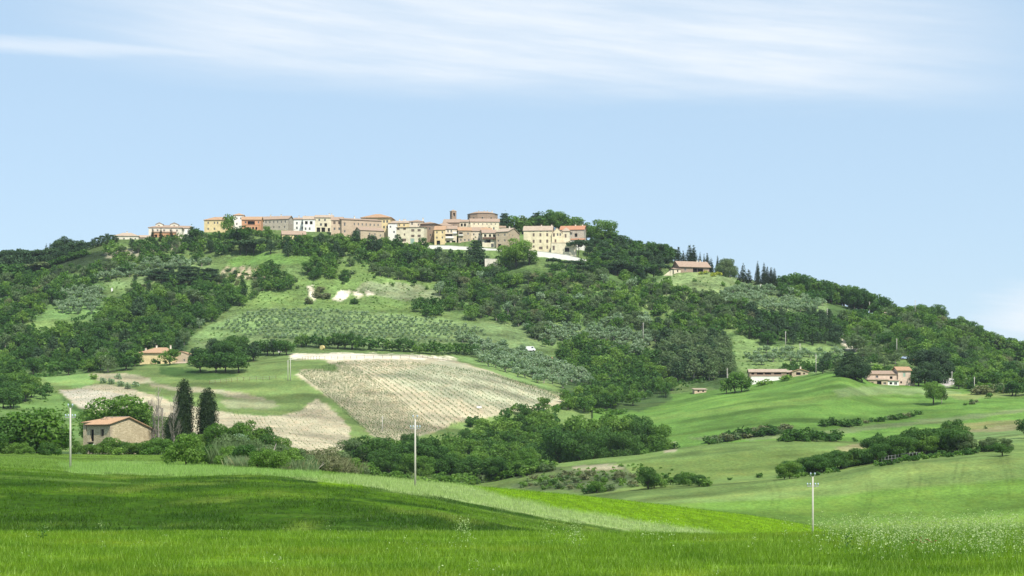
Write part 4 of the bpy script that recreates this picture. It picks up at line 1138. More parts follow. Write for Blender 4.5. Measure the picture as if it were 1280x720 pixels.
def trunk_mb(kind, seed):
    r = random.Random(seed); mb = MB()
    top = {'cypress': .5, 'spire': .5, 'umbrella': .72, 'pine': .8, 'cedar': .85, 'bush': .3}.get(kind, .5)
    tr = {'cypress': .03, 'spire': .03, 'umbrella': .022, 'bush': .03, 'olive': .05}.get(kind, .032)
    b = [(0, 0, -.08)]
    for k in range(1, 5): b.append((r.uniform(-.02, .02)*k, r.uniform(-.02, .02)*k, top*k/4))
    mb.tube(b, [tr*1.35, tr, tr*.8, tr*.6, tr*.3], 6)
    if kind not in ('cypress', 'spire', 'cedar', 'pine'):
        for k in range(6):
            t = k*1.05+r.uniform(-.3, .3); z0 = top*(.45+.1*(k % 4)); L = r.uniform(.2, .32)
            mb.tube([(0, 0, z0), (L*.5*math.cos(t), L*.5*math.sin(t), z0+.10), (L*math.cos(t), L*math.sin(t), z0+.20)], [tr*.5, tr*.32, tr*.1], 5)
    return mb
_tm = {}
def tree_meshes(kind, leaf, lod, var):
    """(crown mesh, trunk mesh) unit height; lod 2 near, 1 middle, 0 far"""
    key = (kind, leaf, lod, var)
    if key not in _tm:
        n = {'cypress': (200, 900, 16000), 'spire': (200, 800, 4000), 'bush': (110, 420, 3600), 'olive': (70, 300, 2200)}.get(kind, (210, 1150, 6500))[lod]
        size = {'cypress': (.055, .036, .014), 'spire': (.055, .036, .02), 'bush': (.24, .15, .055), 'olive': (.26, .14, .06), 'umbrella': (.13, .075, .03)}.get(kind, (.135, .068, .034))[lod]
        Vq = crown(kind, n, size, var*13+5)
        me = mesh_np('crown', Vq, np.arange(len(Vq)).reshape(-1, 4), 4, [LM[leaf]])
        tb = trunk_mb(kind, var).mesh('trunk', [BARKP if leaf in ('olive','grey') else BARK])
        # one-piece version for trees too small to show a trunk
        mb = trunk_mb(kind, var)
        _tm[key] = (me, tb, Vq, len(Vq)//4)
    return _tm[key]
_one = {}
def one_mesh(kind, leaf, lod, var, name):
    key = (kind, leaf, lod, var)
    if key not in _one:
        me, tb, Vq, n = tree_meshes(*key)
        k = MB(); k.tube([(0,0,-.08),(0,0,.5)], [.03,.02], 4, cap=False)
        V2 = np.array(k.v); f2 = np.array(k.f)+len(Vq)
        _one[key] = mesh_np(name, np.concatenate([Vq, V2]), np.concatenate([np.arange(len(Vq)).reshape(-1, 4), f2]), 4, [LM[leaf], BARK], [0]*(len(Vq)//4)+[1]*len(f2))
    return _one[key]
NAMES = {('broad','broad'): 'broadleaf_tree', ('oak','oak'): 'oak_tree', ('lime','lime'): 'broadleaf_tree', ('grey','grey'): 'grey_tree', ('olive','olive'): 'olive_tree',
         ('pine','pine'): 'pine_tree', ('umbrella','pine'): 'umbrella_pine', ('umbrella','pinelight'): 'umbrella_pine', ('cedar','pine'): 'conifer', ('cypress','cypress'): 'cypress', ('spire','cypress'): 'cypress'}
def kname(kind, leaf): return NAMES.get((kind, leaf), 'bush' if kind == 'bush' else 'tree')
TREES = []       # gathered placements: x, y, z, height, width factor, rot, kind, leaf, label, group
def put(u, v, h, kind, leaf, label, group=None, wf=1.0, ymin=0, Y=None, px=None, force=False, dz=0.0):
    """tree whose foot is sighted at (u, v); h metres (or px photo pixels)"""
    if Y is None: x, y, z = hit(u, v, ymin)
    else: x, y = (u-640)/F*Y, Y; z = G(x, y)
    if px: h = px*y/F
    TREES.append(dict(x=x, y=y, z=z-.1+dz, h=h, wf=wf, r=random.random()*6.28, kind=kind, leaf=leaf, label=label, group=group, px=h*F/y, force=force))
def top_at(u, vt, Y, kind, leaf, label, group=None, wf=1.0, force=False):
    """tree at distance Y whose top is sighted at row vt"""
    x = (u-640)/F*Y; vg = VH-G(x, Y)/Y*F
    put(u, 0, 0, kind, leaf, label, group, wf, Y=Y, px=max(10, vg-vt), force=force)
random.seed(11)
def scatter(poly, mix, hr, sx, sy, label, group, drop=.12, ymin=0, ymax=1300, wf=(.85, 1.2), seed=1, lift=.42):
    rg = random.Random(seed)
    xs = [p[0] for p in poly]; ys = [p[1] for p in poly]
    if ymin >= 700 and (hr[0]+hr[1]) > 12: hr = (hr[0]*.62, hr[1]*.80); sx *= .86; sy *= .86; wf = (wf[0]*.85, wf[1]*1.12)
    v = min(ys); row = 0
    ks = [m[0] for m in mix]; ws = [m[1] for m in mix]
    while v < max(ys):
        u = min(xs) + (row % 2)*sx*.5
        while u < max(xs):
            a = u+rg.uniform(-.42, .42)*sx; b = v+rg.uniform(-.42, .42)*sy
            if rg.random() > drop and inpoly(np.array([a]), np.array([b]), poly)[0]:
                kind, leaf = rg.choices(ks, ws)[0]
                h = rg.uniform(*hr)*{'bush': .5, 'spire': 1.2, 'pine': 1.15}.get(kind, 1)
                x, y, z = hit(a, b, ymin, ymax)
                x, y, z = hit(a, b+lift*h*F/y, ymin, ymax)
                w = rg.uniform(*wf)
                nm = {'broad': 'broadleaf tree', 'oak': 'dark oak', 'lime': 'bright green tree', 'grey': 'grey-green tree', 'olive': 'olive tree', 'pine': 'dark pine', 'umbrella': 'umbrella pine', 'cedar': 'dark conifer', 'spire': 'slim cypress', 'bush': 'bush'}[kind]
                if kind == 'broad': nm = 'mid-green tree' if leaf == 'broad' else 'brownish half-bare tree'
                if kind == 'bush': nm = {'broad': 'green bush', 'oak': 'dark green bush', 'grey': 'grey-green bush', 'dry': 'dry brownish bush', 'lime': 'bright green bush', 'gorse': 'yellow flowering broom bush', 'olive': 'silvery bush'}[leaf]
                TREES.append(dict(x=x, y=y, z=z-.1, h=h, wf=w, r=rg.random()*6.28, kind=kind, leaf=leaf, label=nm+' '+label, group=nm+'s '+group, px=h*F/y, force=False))
            u += sx
        v += sy; row += 1
B_ = ('broad','broad'); O_ = ('oak','oak'); L_ = ('lime','lime'); G_ = ('grey','grey'); OL = ('olive','olive'); PN = ('pine','pine'); UM = ('umbrella','pine'); UL = ('umbrella','pinelight')
DR = ('broad','dry'); BB = ('bush','broad'); BO = ('bush','oak'); BG = ('bush','grey'); BD = ('bush','dry'); BL = ('bush','lime'); CY = ('spire','cypress'); CE = ('cedar','pine')

# --- ridge and village trees
_bt = ([-20,0,12,25,40,60,80,100,145],[316,314,309,309,312,309,305,302,300])
for i in range(26):
    u = -14+i*6.2
    top_at(u, float(np.interp(u, *_bt))+random.uniform(-1.2,1.6), 1090+random.uniform(-5,5), 'umbrella' if i % 3 else 'oak', 'pine', 'dark umbrella pine in the dense belt on the left ridge', 'umbrella pines in the dark left ridge belt', 1.0 if i % 3 else .8)
    top_at(u+3, float(np.interp(u, *_bt))+7, 1076, 'oak', 'pine', 'dark tree closing the front of the left ridge pine belt', 'dark trees along the front of the left ridge belt', .95)
    if i < 20: top_at(u+2, float(np.interp(u, *_bt))+17, 1064, 'bush', 'oak', 'dark understorey bush below the left ridge pine belt', 'dark bushes under the left ridge pine belt', 1.3)
top_at(78, 294, 1108, 'oak', 'pine', 'rounded dark treetop standing proud of the left ridge pine belt', None, 1.0)
put(88, 324, 0, 'oak', 'pine', 'second dark treetop just right of the highest one on the pine belt', None, 1.0, Y=1110, px=24)
put(103, 318, 0, 'oak', 'pine', 'small round treetop on the ridge right of the highest dark treetop', None, 1.1, Y=1116, px=22)
for k, (u, p) in enumerate([(58,9),(63,10),(67,8),(116,7),(122,9),(131,8),(135,7)]):
    put(u, 310-(u-58)*.1, 0, 'spire', 'cypress', 'tiny dark treetop spike along the left skyline', 'tiny dark spikes on the left skyline', 1.6, Y=1118, px=p+12)
scatter([(6,330),(25,326),(55,328),(56,340),(30,343),(6,342)], [(('umbrella','pinelight'),1)], (7.5,9), 7, 5, 'in the pale grove below the left ridge', 'in the pale grove at left', .05, 900, seed=5, wf=(1.4,1.7), lift=.2)
MIXW = [(B_,6),(O_,4.5),(G_,2.2),(L_,1.6),(BB,2.5),(PN,.5),(BG,.8),(DR,.5)]
scatter([(0,345),(60,342),(78,368),(55,385),(30,402),(0,405)], MIXW, (7,11), 8.5, 6.5, 'in the wood at the far left below the pale pines', 'in the far left upper wood', .05, 900, seed=6)
scatter([(62,335),(140,325),(200,330),(200,338),(140,345),(125,358),(90,362),(62,352)], [(B_,4),(O_,5),(G_,3),(BD,1)], (5,8.5), 8.5, 6, 'on the shady slope under the left ridge', 'on the slope under the left ridge', .35, 900, seed=7)
scatter([(0,402),(30,413),(66,412),(84,404),(122,400),(142,378),(205,362),(280,352),(304,374),(270,392),(245,408),(232,425),(226,438),(170,446),(165,458),(90,462),(35,464),(0,480)],
        [(B_,4),(O_,7),(G_,1.4),(L_,.8),(BB,2),(BO,1),(PN,.5)], (7,11.5), 9.2, 7.0, 'in the broad wood on the left of the hill', 'in the broad wood on the left', .17, 800, seed=8)
scatter([(0,474),(28,470),(45,478),(40,494),(15,502),(0,505)], [(O_,6),(B_,2)], (6,8.5), 8, 6, 'in the small dark copse at the left edge above the fields', 'in the left edge copse', .0, 600, seed=9)
for u, v in ((52,494),(60,490),(57,486)): put(u, v+5, 4.5, 'oak', 'oak', 'small dark tree at the tip of the left edge copse', 'dark trees at the tip of the left edge copse', ymin=600)
scatter([(165,348),(205,340),(300,345),(320,345),(345,360),(320,372),(290,368),(240,352),(205,360),(160,368)], [(O_,4),(BD,3),(G_,3),(B_,3),(PN,3)], (5,8), 9, 6, 'on the rough slope left of the white rocks', 'on the rough slope left of the white rocks', .35, 900, seed=10)
scatter([(178,350),(205,340),(270,341),(272,352),(220,358)], [(UM,1)], (5.5,7), 7, 4, 'in the long flat-topped row above the left wood', 'in the flat-topped row above the left wood', .05, 900, seed=12, wf=(1.3,1.6), lift=.2)
scatter([(325,330),(345,330),(368,350),(360,362),(325,360),(318,348)], [(O_,5),(BD,2),(B_,2)], (6,8), 8, 6, 'in the dark thicket right of the bare striped plot', 'in the thicket by the striped plot', .05, 900, seed=13)
scatter([(138,303),(190,303),(235,296),(262,294),(300,297),(335,304),(340,312),(300,314),(262,318),(200,318),(150,318),(132,316)],
        [(B_,3),(O_,4),(CE,2),(PN,2),(CY,1),(G_,1)], (4.5,7.5), 8, 6, 'on the bank below the left half of the village', 'on the bank below the left of the village', .10, 900, 1084, seed=14)
scatter([(140,320),(200,316),(262,318),(262,322),(200,326),(150,330)], [(BB,3),(O_,3),(B_,2)], (5,8), 9, 5, 'along the track below the left of the village', 'along the track below the left village', .15, 900, seed=15)
put(191, 303, 0, 'spire', 'cypress', 'slim dark cypress before the orange ground floor of the grey villa, left one', None, 1.6, Y=1085, px=17)
put(201, 304, 0, 'spire', 'cypress', 'slim cypress in the middle before the orange ground floor of the villa', None, 1.6, Y=1085, px=18)
put(214, 304, 0, 'spire', 'cypress', 'slim cypress at the right end of the orange ground floor of the villa', None, 1.6, Y=1085, px=19)
put(240, 299, 0, 'cedar', 'pine', 'broad dark conifer between the dormer villa and the yellow house', None, 1.1, Y=1086, px=25)
put(248, 300, 0, 'oak', 'oak', 'dark round tree just left of the yellow hilltop house', None, 1.0, Y=1084, px=22)
put(285, 293, 0, 'broad', 'broad', 'small treetop rising between the yellow house and the white tower house', None, .8, Y=1098, px=27)
put(300, 304, 0, 'oak', 'oak', 'wide dark oak below the orange house with the loggia', None, 1.5, Y=1078, px=24)
put(335, 291, 0, 'lime', 'broad', 'green round tree in front of the long grey stone house', None, 1.0, Y=1094, px=14)
for i, u in enumerate((300, 308, 317, 325)): put(u, 320, 0, 'umbrella', 'pine', 'umbrella pine in the small row with bare trunks above the green terrace', 'small row of umbrella pines above the terrace', 1.3, Y=1062, px=21)
scatter([(340,300),(352,304),(385,296),(400,292),(430,294),(455,298),(470,304),(488,302),(505,306),(530,308),(545,318),(560,318),(590,322),(600,328),(560,334),(520,330),(480,326),(440,318),(400,316),(380,310),(350,308)],
        [(B_,5),(O_,2.4),(PN,1.4),(CE,1),(L_,1.8),(G_,1.5)], (7,11), 9.5, 6.5, 'on the bank below the village centre', 'on the bank below the village centre', .04, 900, 1072, seed=16)
scatter([(355,300),(400,300),(400,318),(360,316)], [(O_,4),(PN,2)], (6,9), 8, 6, 'on the bank under the garden house', 'on the bank under the garden house', .05, 900, 1058, seed=17)
scatter([(388,322),(420,318),(415,345),(392,342)], [(O_,3),(B_,2)], (6,8.5), 8, 6, 'in the strip of trees below the village bank', 'in the strip below the bank', .05, 900, seed=18)
scatter([(460,318),(540,322),(600,330),(625,335),(640,345),(620,360),(560,352),(500,342),(470,335)], [(B_,5),(O_,3),(G_,2),(L_,1.4)], (6.5,10), 9, 6.5, 'on the slope between village and meadow', 'between village and meadow', .08, 900, seed=19)
put(497, 310, 0, 'cedar', 'pine', 'tall ragged conifer in front of the left end of the cream palace', None, 1.2, Y=1070, px=26)
put(529, 308, 0, 'broad', 'oak', 'round tree at the foot of the brown brick tower house', None, 1.1, Y=1078, px=15)
put(594, 331, 0, 'cedar', 'pine', 'big dark blue-green conifer standing before the terrace row', None, 1.35, Y=1052, px=39, force=True)
put(587, 304, 0, 'bush', 'lime', 'bright green bush before the balcony houses', None, 1.2, Y=1085, px=6)
put(645, 336, 0, 'broad', 'lime', 'large bright green round tree between the terrace row and the yellow villa', None, 1.25, Y=1044, px=39, force=True)
put(632, 334, 0, 'broad', 'broad', 'mid-green tree left of the large bright green one below the village', None, 1.1, Y=1046, px=26)
put(662, 334, 0, 'broad', 'broad', 'mid-green tree below the left corner of the big yellow villa', None, 1.2, Y=1044, px=24)
put(657, 316, 0, 'spire', 'cypress', 'short cypress against the left edge of the yellow villa', None, 2.2, Y=1060, px=14)
put(723, 318, 0, 'umbrella', 'pine', 'dark spreading pine before the red-roofed house at the village edge', None, 1.0, Y=1062, px=27, force=True)
for u, v, p, k, l, t in [(631,293,33,'cedar','pine','tall dark conifer directly right of the many-sided brick building'),(644,294,26,'broad','broad','mid-green tree right of the tall conifer behind the corner house'),
    (653,290,28,'cedar','grey','pale green conifer crest behind the corner house roof'),(662,292,24,'broad','broad','green treetop behind the left end of the yellow villa roof'),
    (670,290,31,'cedar','pine','dark tree peak above the yellow villa roof'),(680,290,30,'oak','oak','dark round tree at the top of the village grove'),
    (689,292,32,'broad','broad','tall green tree right of centre in the village grove'),(699,293,27,'oak','oak','dark green tree above the central gable of the yellow villa'),
    (708,294,24,'lime','broad','lighter green tree above the grey house with red roof'),(716,297,26,'broad','broad','green tree behind the red roof at the village edge'),
    (725,300,26,'broad','grey','grey-green tree behind the right end of the red roof'),(733,304,24,'broad','broad','rounded tree at the right end of the village grove'),(668,288,16,'lime','broad','low round bush-like tree over the yellow villa roof')]:
    put(u, v+4, 0, k, l, t, None, 1.25, Y=1128, px=p)
scatter([(735,312),(748,300),(765,295),(790,300),(815,304),(838,312),(842,325),(815,335),(780,338),(740,335)], [(O_,4),(PN,3),(B_,3),(UM,2)], (8.5,12), 9, 6.5, 'in the wood on the brow right of the village', 'in the wood on the brow right of the village', .02, 900, 1135, seed=20, lift=.5)
put(753, 320, 0, 'broad', 'broad', 'tall rounded tree at the left end of the brow wood', None, 1.4, Y=1118, px=36, force=True)
for i, u in enumerate(range(745, 832, 9)): put(u, 332+(i%3), 0, 'umbrella' if i % 2 else 'oak', 'pine' if i % 2 else 'oak', 'dark tree closing the front of the brow wood', 'dark trees along the front of the brow wood', 1.3, Y=1062, px=19)
scatter([(690,325),(740,330),(800,336),(800,342),(740,340),(690,336)], [(UM,3),(O_,3)], (6,8), 8, 5, 'below the sloping white wall', 'below the sloping white wall', .05, 900, 1060, seed=21)
for u, p, w in [(848,307,1.9),(854,313,1.7),(862,305,2.3),(867,306,2.2),(875,315,1.2),(880,317,1.0),(884,316,1.8),(889,321,1.8),(897,318,1.1)]:
    top_at(u, p, 1092, 'spire', 'cypress', 'dark cypress in the uneven line behind the low hillside villa', 'cypresses behind the low hillside villa', w*.9)
for u in (905, 912): top_at(u, 322, 1085, 'broad', 'grey', 'thin grey-green tree at the end of the cypress line right of the villa', 'thin trees right of the hillside villa', .9)
for u, p, w in [(924,342,2.2),(929,328,1.7),(936,336,2.2),(947,326,1.1),(955,328,1.3),(959,332,1.3),(964,334,1.9),(968,334,1.3)]:
    top_at(u, p, 1085, 'spire', 'cypress', 'tall dark cypress in the skyline group left of the oak ridge', 'skyline cypresses left of the oak ridge', w*1.1, True)
scatter([(970,352),(985,343),(1010,345),(1050,355),(1085,365),(1112,378),(1115,388),(1060,380),(1020,372),(975,366)], [(O_,5),(B_,4),(PN,1)], (8,11), 9, 6.5, 'in the oak wood on the right skyline', 'in the right skyline oak wood', .02, 900, seed=22)
scatter([(1115,380),(1150,384),(1180,388),(1215,400),(1240,412),(1290,430),(1300,490),(1240,488),(1200,482),(1195,462),(1160,448),(1110,432),(1080,436),(1055,425),(1040,405),(1060,392),(1100,392)], MIXW, (7.5,11.5), 9.5, 7, 'in the big wood on the right flank of the hill', 'in the big wood on the right flank', .07, 800, seed=23)
for u, v, p in [(1150,408,26),(1165,410,30),(1182,416,24),(1207,425,26),(1219,430,22),(1242,440,20),(1262,448,26),(1118,402,18)]:
    top_at(u, v-p-1, 1125, 'oak', 'oak' if p > 22 else 'broad', 'large round dark crown breaking the right-hand skyline', 'round dark crowns on the right skyline', 1.1)
for i in range(15):
    top_at(252+i*6.6, 287+(i % 3)*1.5+abs(i-7)*.3, 1090, 'oak' if i % 2 else 'broad', 'oak' if i % 2 else 'broad', 'tree close in front of the left village houses', 'trees in front of the left village houses', 1.1)
for i in range(12):
    top_at(350+i*5.5, 293+(i % 3)*2, 1080, 'broad', 'oak' if i % 2 else 'broad', 'tree filling the bank under the white and salmon houses', 'trees under the white and salmon houses', 1.1)
SKY_R = ([968,973,988,1000,1013,1030,1044,1069,1094,1115,1130,1150,1170,1180,1190,1200,1218,1228,1246,1263,1276,1300],[350,345,339,342,343,345,349,358,363,376,384,379,384,397,396,394,400,411,414,420,427,440])
for i in range(58):
    u = 970+i*5.7+random.uniform(-1.5,1.5)
    top_at(u, float(np.interp(u, *SKY_R))+random.uniform(-1.0,3.5), 1112+random.uniform(-12,12), 'oak' if i % 3 else 'broad', 'oak' if i % 4 else 'broad', 'crown on the skyline of the right-hand wood', 'crowns along the right skyline', random.uniform(.75,1.0))
SKY_B = ([735,743,759,768,776,806,832,844,850],[296,289,285,290,296,300,301,309,318])
for i in range(20):
    u = 738+i*5.6
    top_at(u, float(np.interp(u, *SKY_B))+random.uniform(-1,3), 1118+random.uniform(-8,8), 'oak' if i % 3 else 'umbrella', 'oak' if i % 3 else 'pine', 'crown on the skyline of the brow wood right of the village', 'crowns along the brow skyline', random.uniform(.7,.95))
# --- middle wood
scatter([(548,345),(600,338),(640,345),(700,340),(745,342),(800,343),(832,350),(838,362),(800,372),(792,388),(820,404),(815,410),(765,412),(705,400),(650,404),(612,398),(580,392),(548,378)],
        [(B_,5),(O_,2.2),(G_,4),(BG,2.4),(OL,1.5),(L_,1.6),(PN,.5),(DR,.5)], (6.5,10.5), 9.3, 6.8, 'in the mixed wood below the village', 'in the mixed wood below the village', .3, 860, seed=24)
scatter([(515,378),(552,376),(556,392),(520,392)], [(O_,1)], (5,6.5), 8, 5, 'in the dark clump at the end of the pale slope', 'in the dark clump by the pale slope', 0, 860, seed=25)
scatter([(400,322),(560,345),(555,370),(480,360),(400,350),(360,368),(370,345)], [(BB,3),(BG,3),(BO,2),(G_,1)], (5,8), 20, 10, 'on the open slope around the white rocks', 'on the open slope around the white rocks', .25, 860, seed=26)
for u, v in ((398,372),(408,374),(400,366),(430,352),(386,380),(443,380)): put(u, v, 4.0, 'bush', 'dry' if u < 410 else 'oak', 'low bush between or beside the white rock faces', 'low bushes by the white rocks', 1.2, ymin=860)
for u, v, h in ((430,350,6),(475,345,5.5),(486,347,6.5),(498,350,5),(386,345,8),(393,350,7),(535,352,8),(520,350,7)): put(u, v, h, 'broad', 'grey' if u > 440 else 'oak', 'loose grey or dark tree standing in the meadow below the village', 'lone trees in the meadow below the village', 1.2, ymin=860)
scatter([(800,362),(840,360),(930,372),(960,395),(930,398),(880,388),(820,392),(800,380)], [(B_,3),(O_,3),(G_,4),(BG,2)], (5.5,9), 9, 6.5, 'on the slope under the low hillside villa', 'on the slope under the hillside villa', .08, 860, seed=27)
for u, v, h in ((834,357,6),(840,367,6.5),(812,366,6),(924,357,4),(905,358,3),(868,352,2.4)): put(u, v, h, 'bush', 'broad', 'round bush on the open grass under the low hillside villa', 'round bushes under the hillside villa', .9, ymin=860)
scatter([(868,338),(905,340),(918,345),(880,344)], [(('bush','gorse'),1)], (4,5.5), 6, 3, 'below the cypress line right of the hillside villa', 'right of the hillside villa', .15, 860, seed=28, wf=(1.2,1.6))
scatter([(820,400),(870,392),(940,395),(930,405),(880,418),(900,425),(820,425),(800,412)], MIXW, (6.5,10), 9, 6.5, 'in the wood between the olive grove and the grey pines', 'between the olive grove and the grey pines', .04, 860, seed=29)
scatter([(935,390),(985,396),(1040,392),(1048,410),(1050,428),(1000,424),(940,424),(925,410)], [(PN,5),(O_,4),(CY,1.5)], (7.5,10.5), 8.5, 6.5, 'in the dark pine stand under the right olive grove', 'in the dark pine stand at right', .04, 860, seed=30)
scatter([(822,425),(870,420),(905,425),(915,445),(918,462),(880,470),(845,470),(822,455)], [(('pine','grey'),6),(PN,2),(O_,1)], (9,12.5), 9, 7.5, 'in the stand of grey-green pines above the meadow', 'in the grey-green stand above the meadow', .03, 820, seed=31)
scatter([(700,432),(730,422),(775,430),(820,440),(830,465),(845,478),(835,490),(790,500),(735,508),(705,505),(735,485),(738,470),(700,455)], [(O_,6),(B_,4),(L_,.8)], (6,9), 9.5, 7.5, 'in the dark wood at the head of the stream valley', 'in the dark wood at the valley head', .02, 700, seed=32)
scatter([(645,395),(680,400),(690,440),(672,425),(655,412)], [(G_,3),(O_,2)], (6,9), 9, 7, 'in the hedge running down from the mixed wood', 'in the hedge below the mixed wood', .1, 800, seed=33)
# hedge line of dark trees above the vineyard
for i, u in enumerate([245,253,262,268,276,284,292,300,309,317,325,334,342,350,358]):
    put(u, 458-(i>5)*6-(i>9)*8, 0, 'oak' if i % 3 else 'pine', 'oak' if i % 3 else 'pine', 'dark tree in the group right of the yellow farmhouse', 'dark trees right of the yellow farmhouse', 1.15, ymin=800, px=(34 if i in (3,4,5,7) else 24)-(i>9)*4)
for i, u in enumerate([250,270,282,298]): put(u, 466, 0, 'broad', 'oak', 'front tree with a pale trunk beside the farmhouse yard', 'front trees beside the farmhouse yard', 1.2, ymin=760, px=28)
for i in range(24):
    u = 376+i*9.2; v = 434+min(i,18)*.42+(i>15)*1.5
    put(u, v, 0, 'oak' if i % 4 else 'broad', 'oak' if i % 4 else 'broad', 'tree in the dark hedge line along the top of the vineyard', 'trees in the hedge line above the vineyard', 1.25, ymin=820, px=random.uniform(13,19)+(6 if 4 < i < 8 else 0))
put(212, 466, 0, 'broad', 'broad', 'round tree standing in front of the yellow farmhouse', None, 1.35, Y=826, px=22, force=True)
put(193, 463, 0, 'bush', 'oak', 'dark bush against the left wall of the yellow farmhouse', None, 1.2, Y=836, px=9)
for u in (150,158,166): put(u, 458, 0, 'oak', 'oak', 'dark tree immediately left of the yellow farmhouse', 'dark trees left of the yellow farmhouse', 1.1, ymin=790, px=20)
for u, v in ((117,474),(130,479),(140,480),(152,483),(160,486),(170,484),(148,474)): put(u, v, 3.0, 'bush', 'olive' if u > 120 else 'lime', 'small silvery shrub on the bare ground below the yellow farmhouse', 'small shrubs on the bare ground below the farmhouse', .9, ymin=640)
# olive groves
def grove(poly, h, sx, sy, label, group, seed, drop=.1, jit=.16, ymin=700, leaf='olive', slope=0.0):
    rg = random.Random(seed)
    xs = [p[0] for p in poly]; ys = [p[1] for p in poly]
    v = min(ys); row = 0
    while v < max(ys):
        u = min(xs)+(row % 2)*sx*.5
        while u < max(xs):
            a = u+rg.uniform(-jit, jit)*sx; b = v+rg.uniform(-jit, jit)*sy+(u-min(xs))*slope
            if rg.random() > drop and inpoly(np.array([a]), np.array([b]), poly)[0]:
                x, y, z = hit(a, b, ymin)
                hh = h*rg.uniform(.75, 1.2)
                TREES.append(dict(x=x, y=y, z=z-.1, h=hh, wf=rg.uniform(.95, 1.3), r=rg.random()*6.28, kind='olive', leaf=leaf, label=label, group=group, px=hh*F/y, force=False))
            u += sx
        v += sy; row += 1
grove([(262,412),(300,396),(330,388),(385,386),(450,392),(540,400),(600,410),(612,420),(570,430),(500,428),(430,424),(350,426),(300,420)], 1.9, 6.8, 3.7, 'small olive tree in the wide grove above the hedge line', 'olive trees in the wide grove above the hedge line', 41)
grove([(112,348),(150,336),(205,328),(262,324),(266,336),(205,342),(150,352),(125,356)], 4.2, 8.5, 4.6, 'olive tree in the grove below the village at left', 'olive trees in the grove below the left village', 42, slope=-.10)
grove([(62,378),(75,365),(100,362),(128,366),(128,384),(110,396),(70,396)], 4.4, 8.5, 5, 'olive tree in the small grove within the left wood', 'olive trees in the small grove in the left wood', 43)
grove([(895,368),(925,362),(1000,368),(1030,378),(1034,392),(985,392),(930,390),(900,380)], 4.6, 8.5, 4.6, 'olive tree in the grove under the skyline cypresses', 'olive trees under the skyline cypresses', 44, .05, slope=.05)
grove([(655,408),(700,408),(830,422),(815,432),(720,428),(690,432),(660,420)], 4.0, 8, 4.6, 'olive tree in the terrace strip below the mixed wood', 'olive trees in the strip below the mixed wood', 45, .08)
grove([(590,436),(625,436),(680,452),(735,472),(742,484),(700,486),(650,474),(600,454)], 5.2, 9.5, 5.4, 'silvery olive tree in the grove right of the vineyard', 'olive trees right of the vineyard', 46, .02, slope=.06)
grove([(560,418),(600,428),(640,436),(640,444),(590,438)], 4.2, 9, 5, 'olive tree beside the dark hedge at the top of the silvery grove', 'olive trees by the dark hedge', 47, .2)
grove([(925,446),(960,436),(1050,440),(1060,455),(1000,456),(940,462)], 3.8, 9.5, 5.2, 'olive tree on the pale slope above the farm buildings', 'olive trees on the slope above the farm buildings', 48, .2)
grove([(240,405),(250,400),(262,402),(250,412)], 3, 9, 5, 'olive tree at the corner of the left wood', 'olive trees at the corner of the left wood', 49)
grove([(730,440),(810,430),(812,444),(760,446)], 4.2, 9, 5, 'olive tree at the right end of the terrace strip', 'olive trees at the right end of the strip', 50, .1)
for u, v in ((285,336),(296,339),(307,341),(318,343),(290,342),(302,345)): put(u, v+3, 2.2, 'bush', 'oak', 'dark low shrub in the bare striped plot', 'dark low shrubs in the striped plot', 1.5, ymin=900)
# --- right: around the farms
for u, v, p, k in [(1064,482,34,'cedar'),(1058,481,30,'cedar'),(1052,480,20,'broad'),(1070,483,24,'broad'),(1074,482,19,'broad')]:
    put(u, v, 0, k, 'pine' if k == 'cedar' else 'grey', 'dark conifer beside the stone farmhouse at its left' if k == 'cedar' else 'grey-green tree touching the left wall of the stone farmhouse', 'conifers left of the stone farmhouse' if k == 'cedar' else 'grey-green trees left of the stone farmhouse', 1.25, Y=806, px=p)
for u, p in ((1056,28),(1063,36),(1070,32),(1077,24)):
    put(u, 0, 0, 'cedar' if u < 1070 else 'oak', 'pine', 'dark tree in front of the conifers at the end of the meadow crest', 'dark trees at the end of the meadow crest', 1.3, Y=792, px=p)
for u, v, p in [(1148,487,22),(1157,490,30),(1166,488,34),(1172,486,28),(1160,476,44),(1169,478,46),(1175,480,38)]:
    put(u, v, 0, 'oak', 'pine', 'dark round tree in the group right of the stone farmhouse', 'dark trees right of the stone farmhouse', 1.1, Y=812 if v > 482 else 838, px=p)
put(1167, 514, 0, 'broad', 'broad', 'upright green tree standing alone below the group right of the farmhouse', None, .95, Y=742, px=32, force=True)
put(1177, 512, 0, 'broad', 'grey', 'smaller grey-green tree beside the upright lone green tree', None, .8, Y=744, px=22)
for u, v in ((1120,470),(1096,470),(1100,468),(1135,470),(1108,467)): put(u, v, 0, 'lime' if u < 1110 else 'oak', 'lime' if u in (1096,1100) else 'oak', 'treetop showing over the stone farmhouse roof', 'treetops over the stone farmhouse', 1.2, Y=880, px=15)
scatter([(1025,452),(1045,446),(1060,448),(1062,466),(1025,468)], [(O_,4),(PN,3)], (6,8), 9, 6, 'in the clump behind the meadow crest', 'in the clump behind the meadow crest', 0, 820, seed=51)
scatter([(1075,440),(1105,430),(1130,440),(1118,452),(1085,455)], [(G_,5),(O_,2)], (6,8.5), 9, 6.5, 'in the grey thicket above the stone farmhouse', 'in the grey thicket above the farmhouse', .05, 820, seed=52)
scatter([(985,462),(1008,455),(1030,462),(1028,470),(985,470)], [(O_,3),(BO,2)], (5,6.5), 8, 5, 'in the hedge behind the small cottage', 'in the hedge behind the cottage', .05, 850, seed=53)
scatter([(965,455),(1010,452),(1012,460),(965,464)], [(BO,3)], (7,9), 8, 5, 'in the dark hedge above the long farm building', 'in the dark hedge above the farm building', .05, 850, seed=54)
put(963, 466, 0, 'bush', 'gorse', 'bright yellow-green bush over the long low farm building roof', None, 1.3, Y=872, px=10)
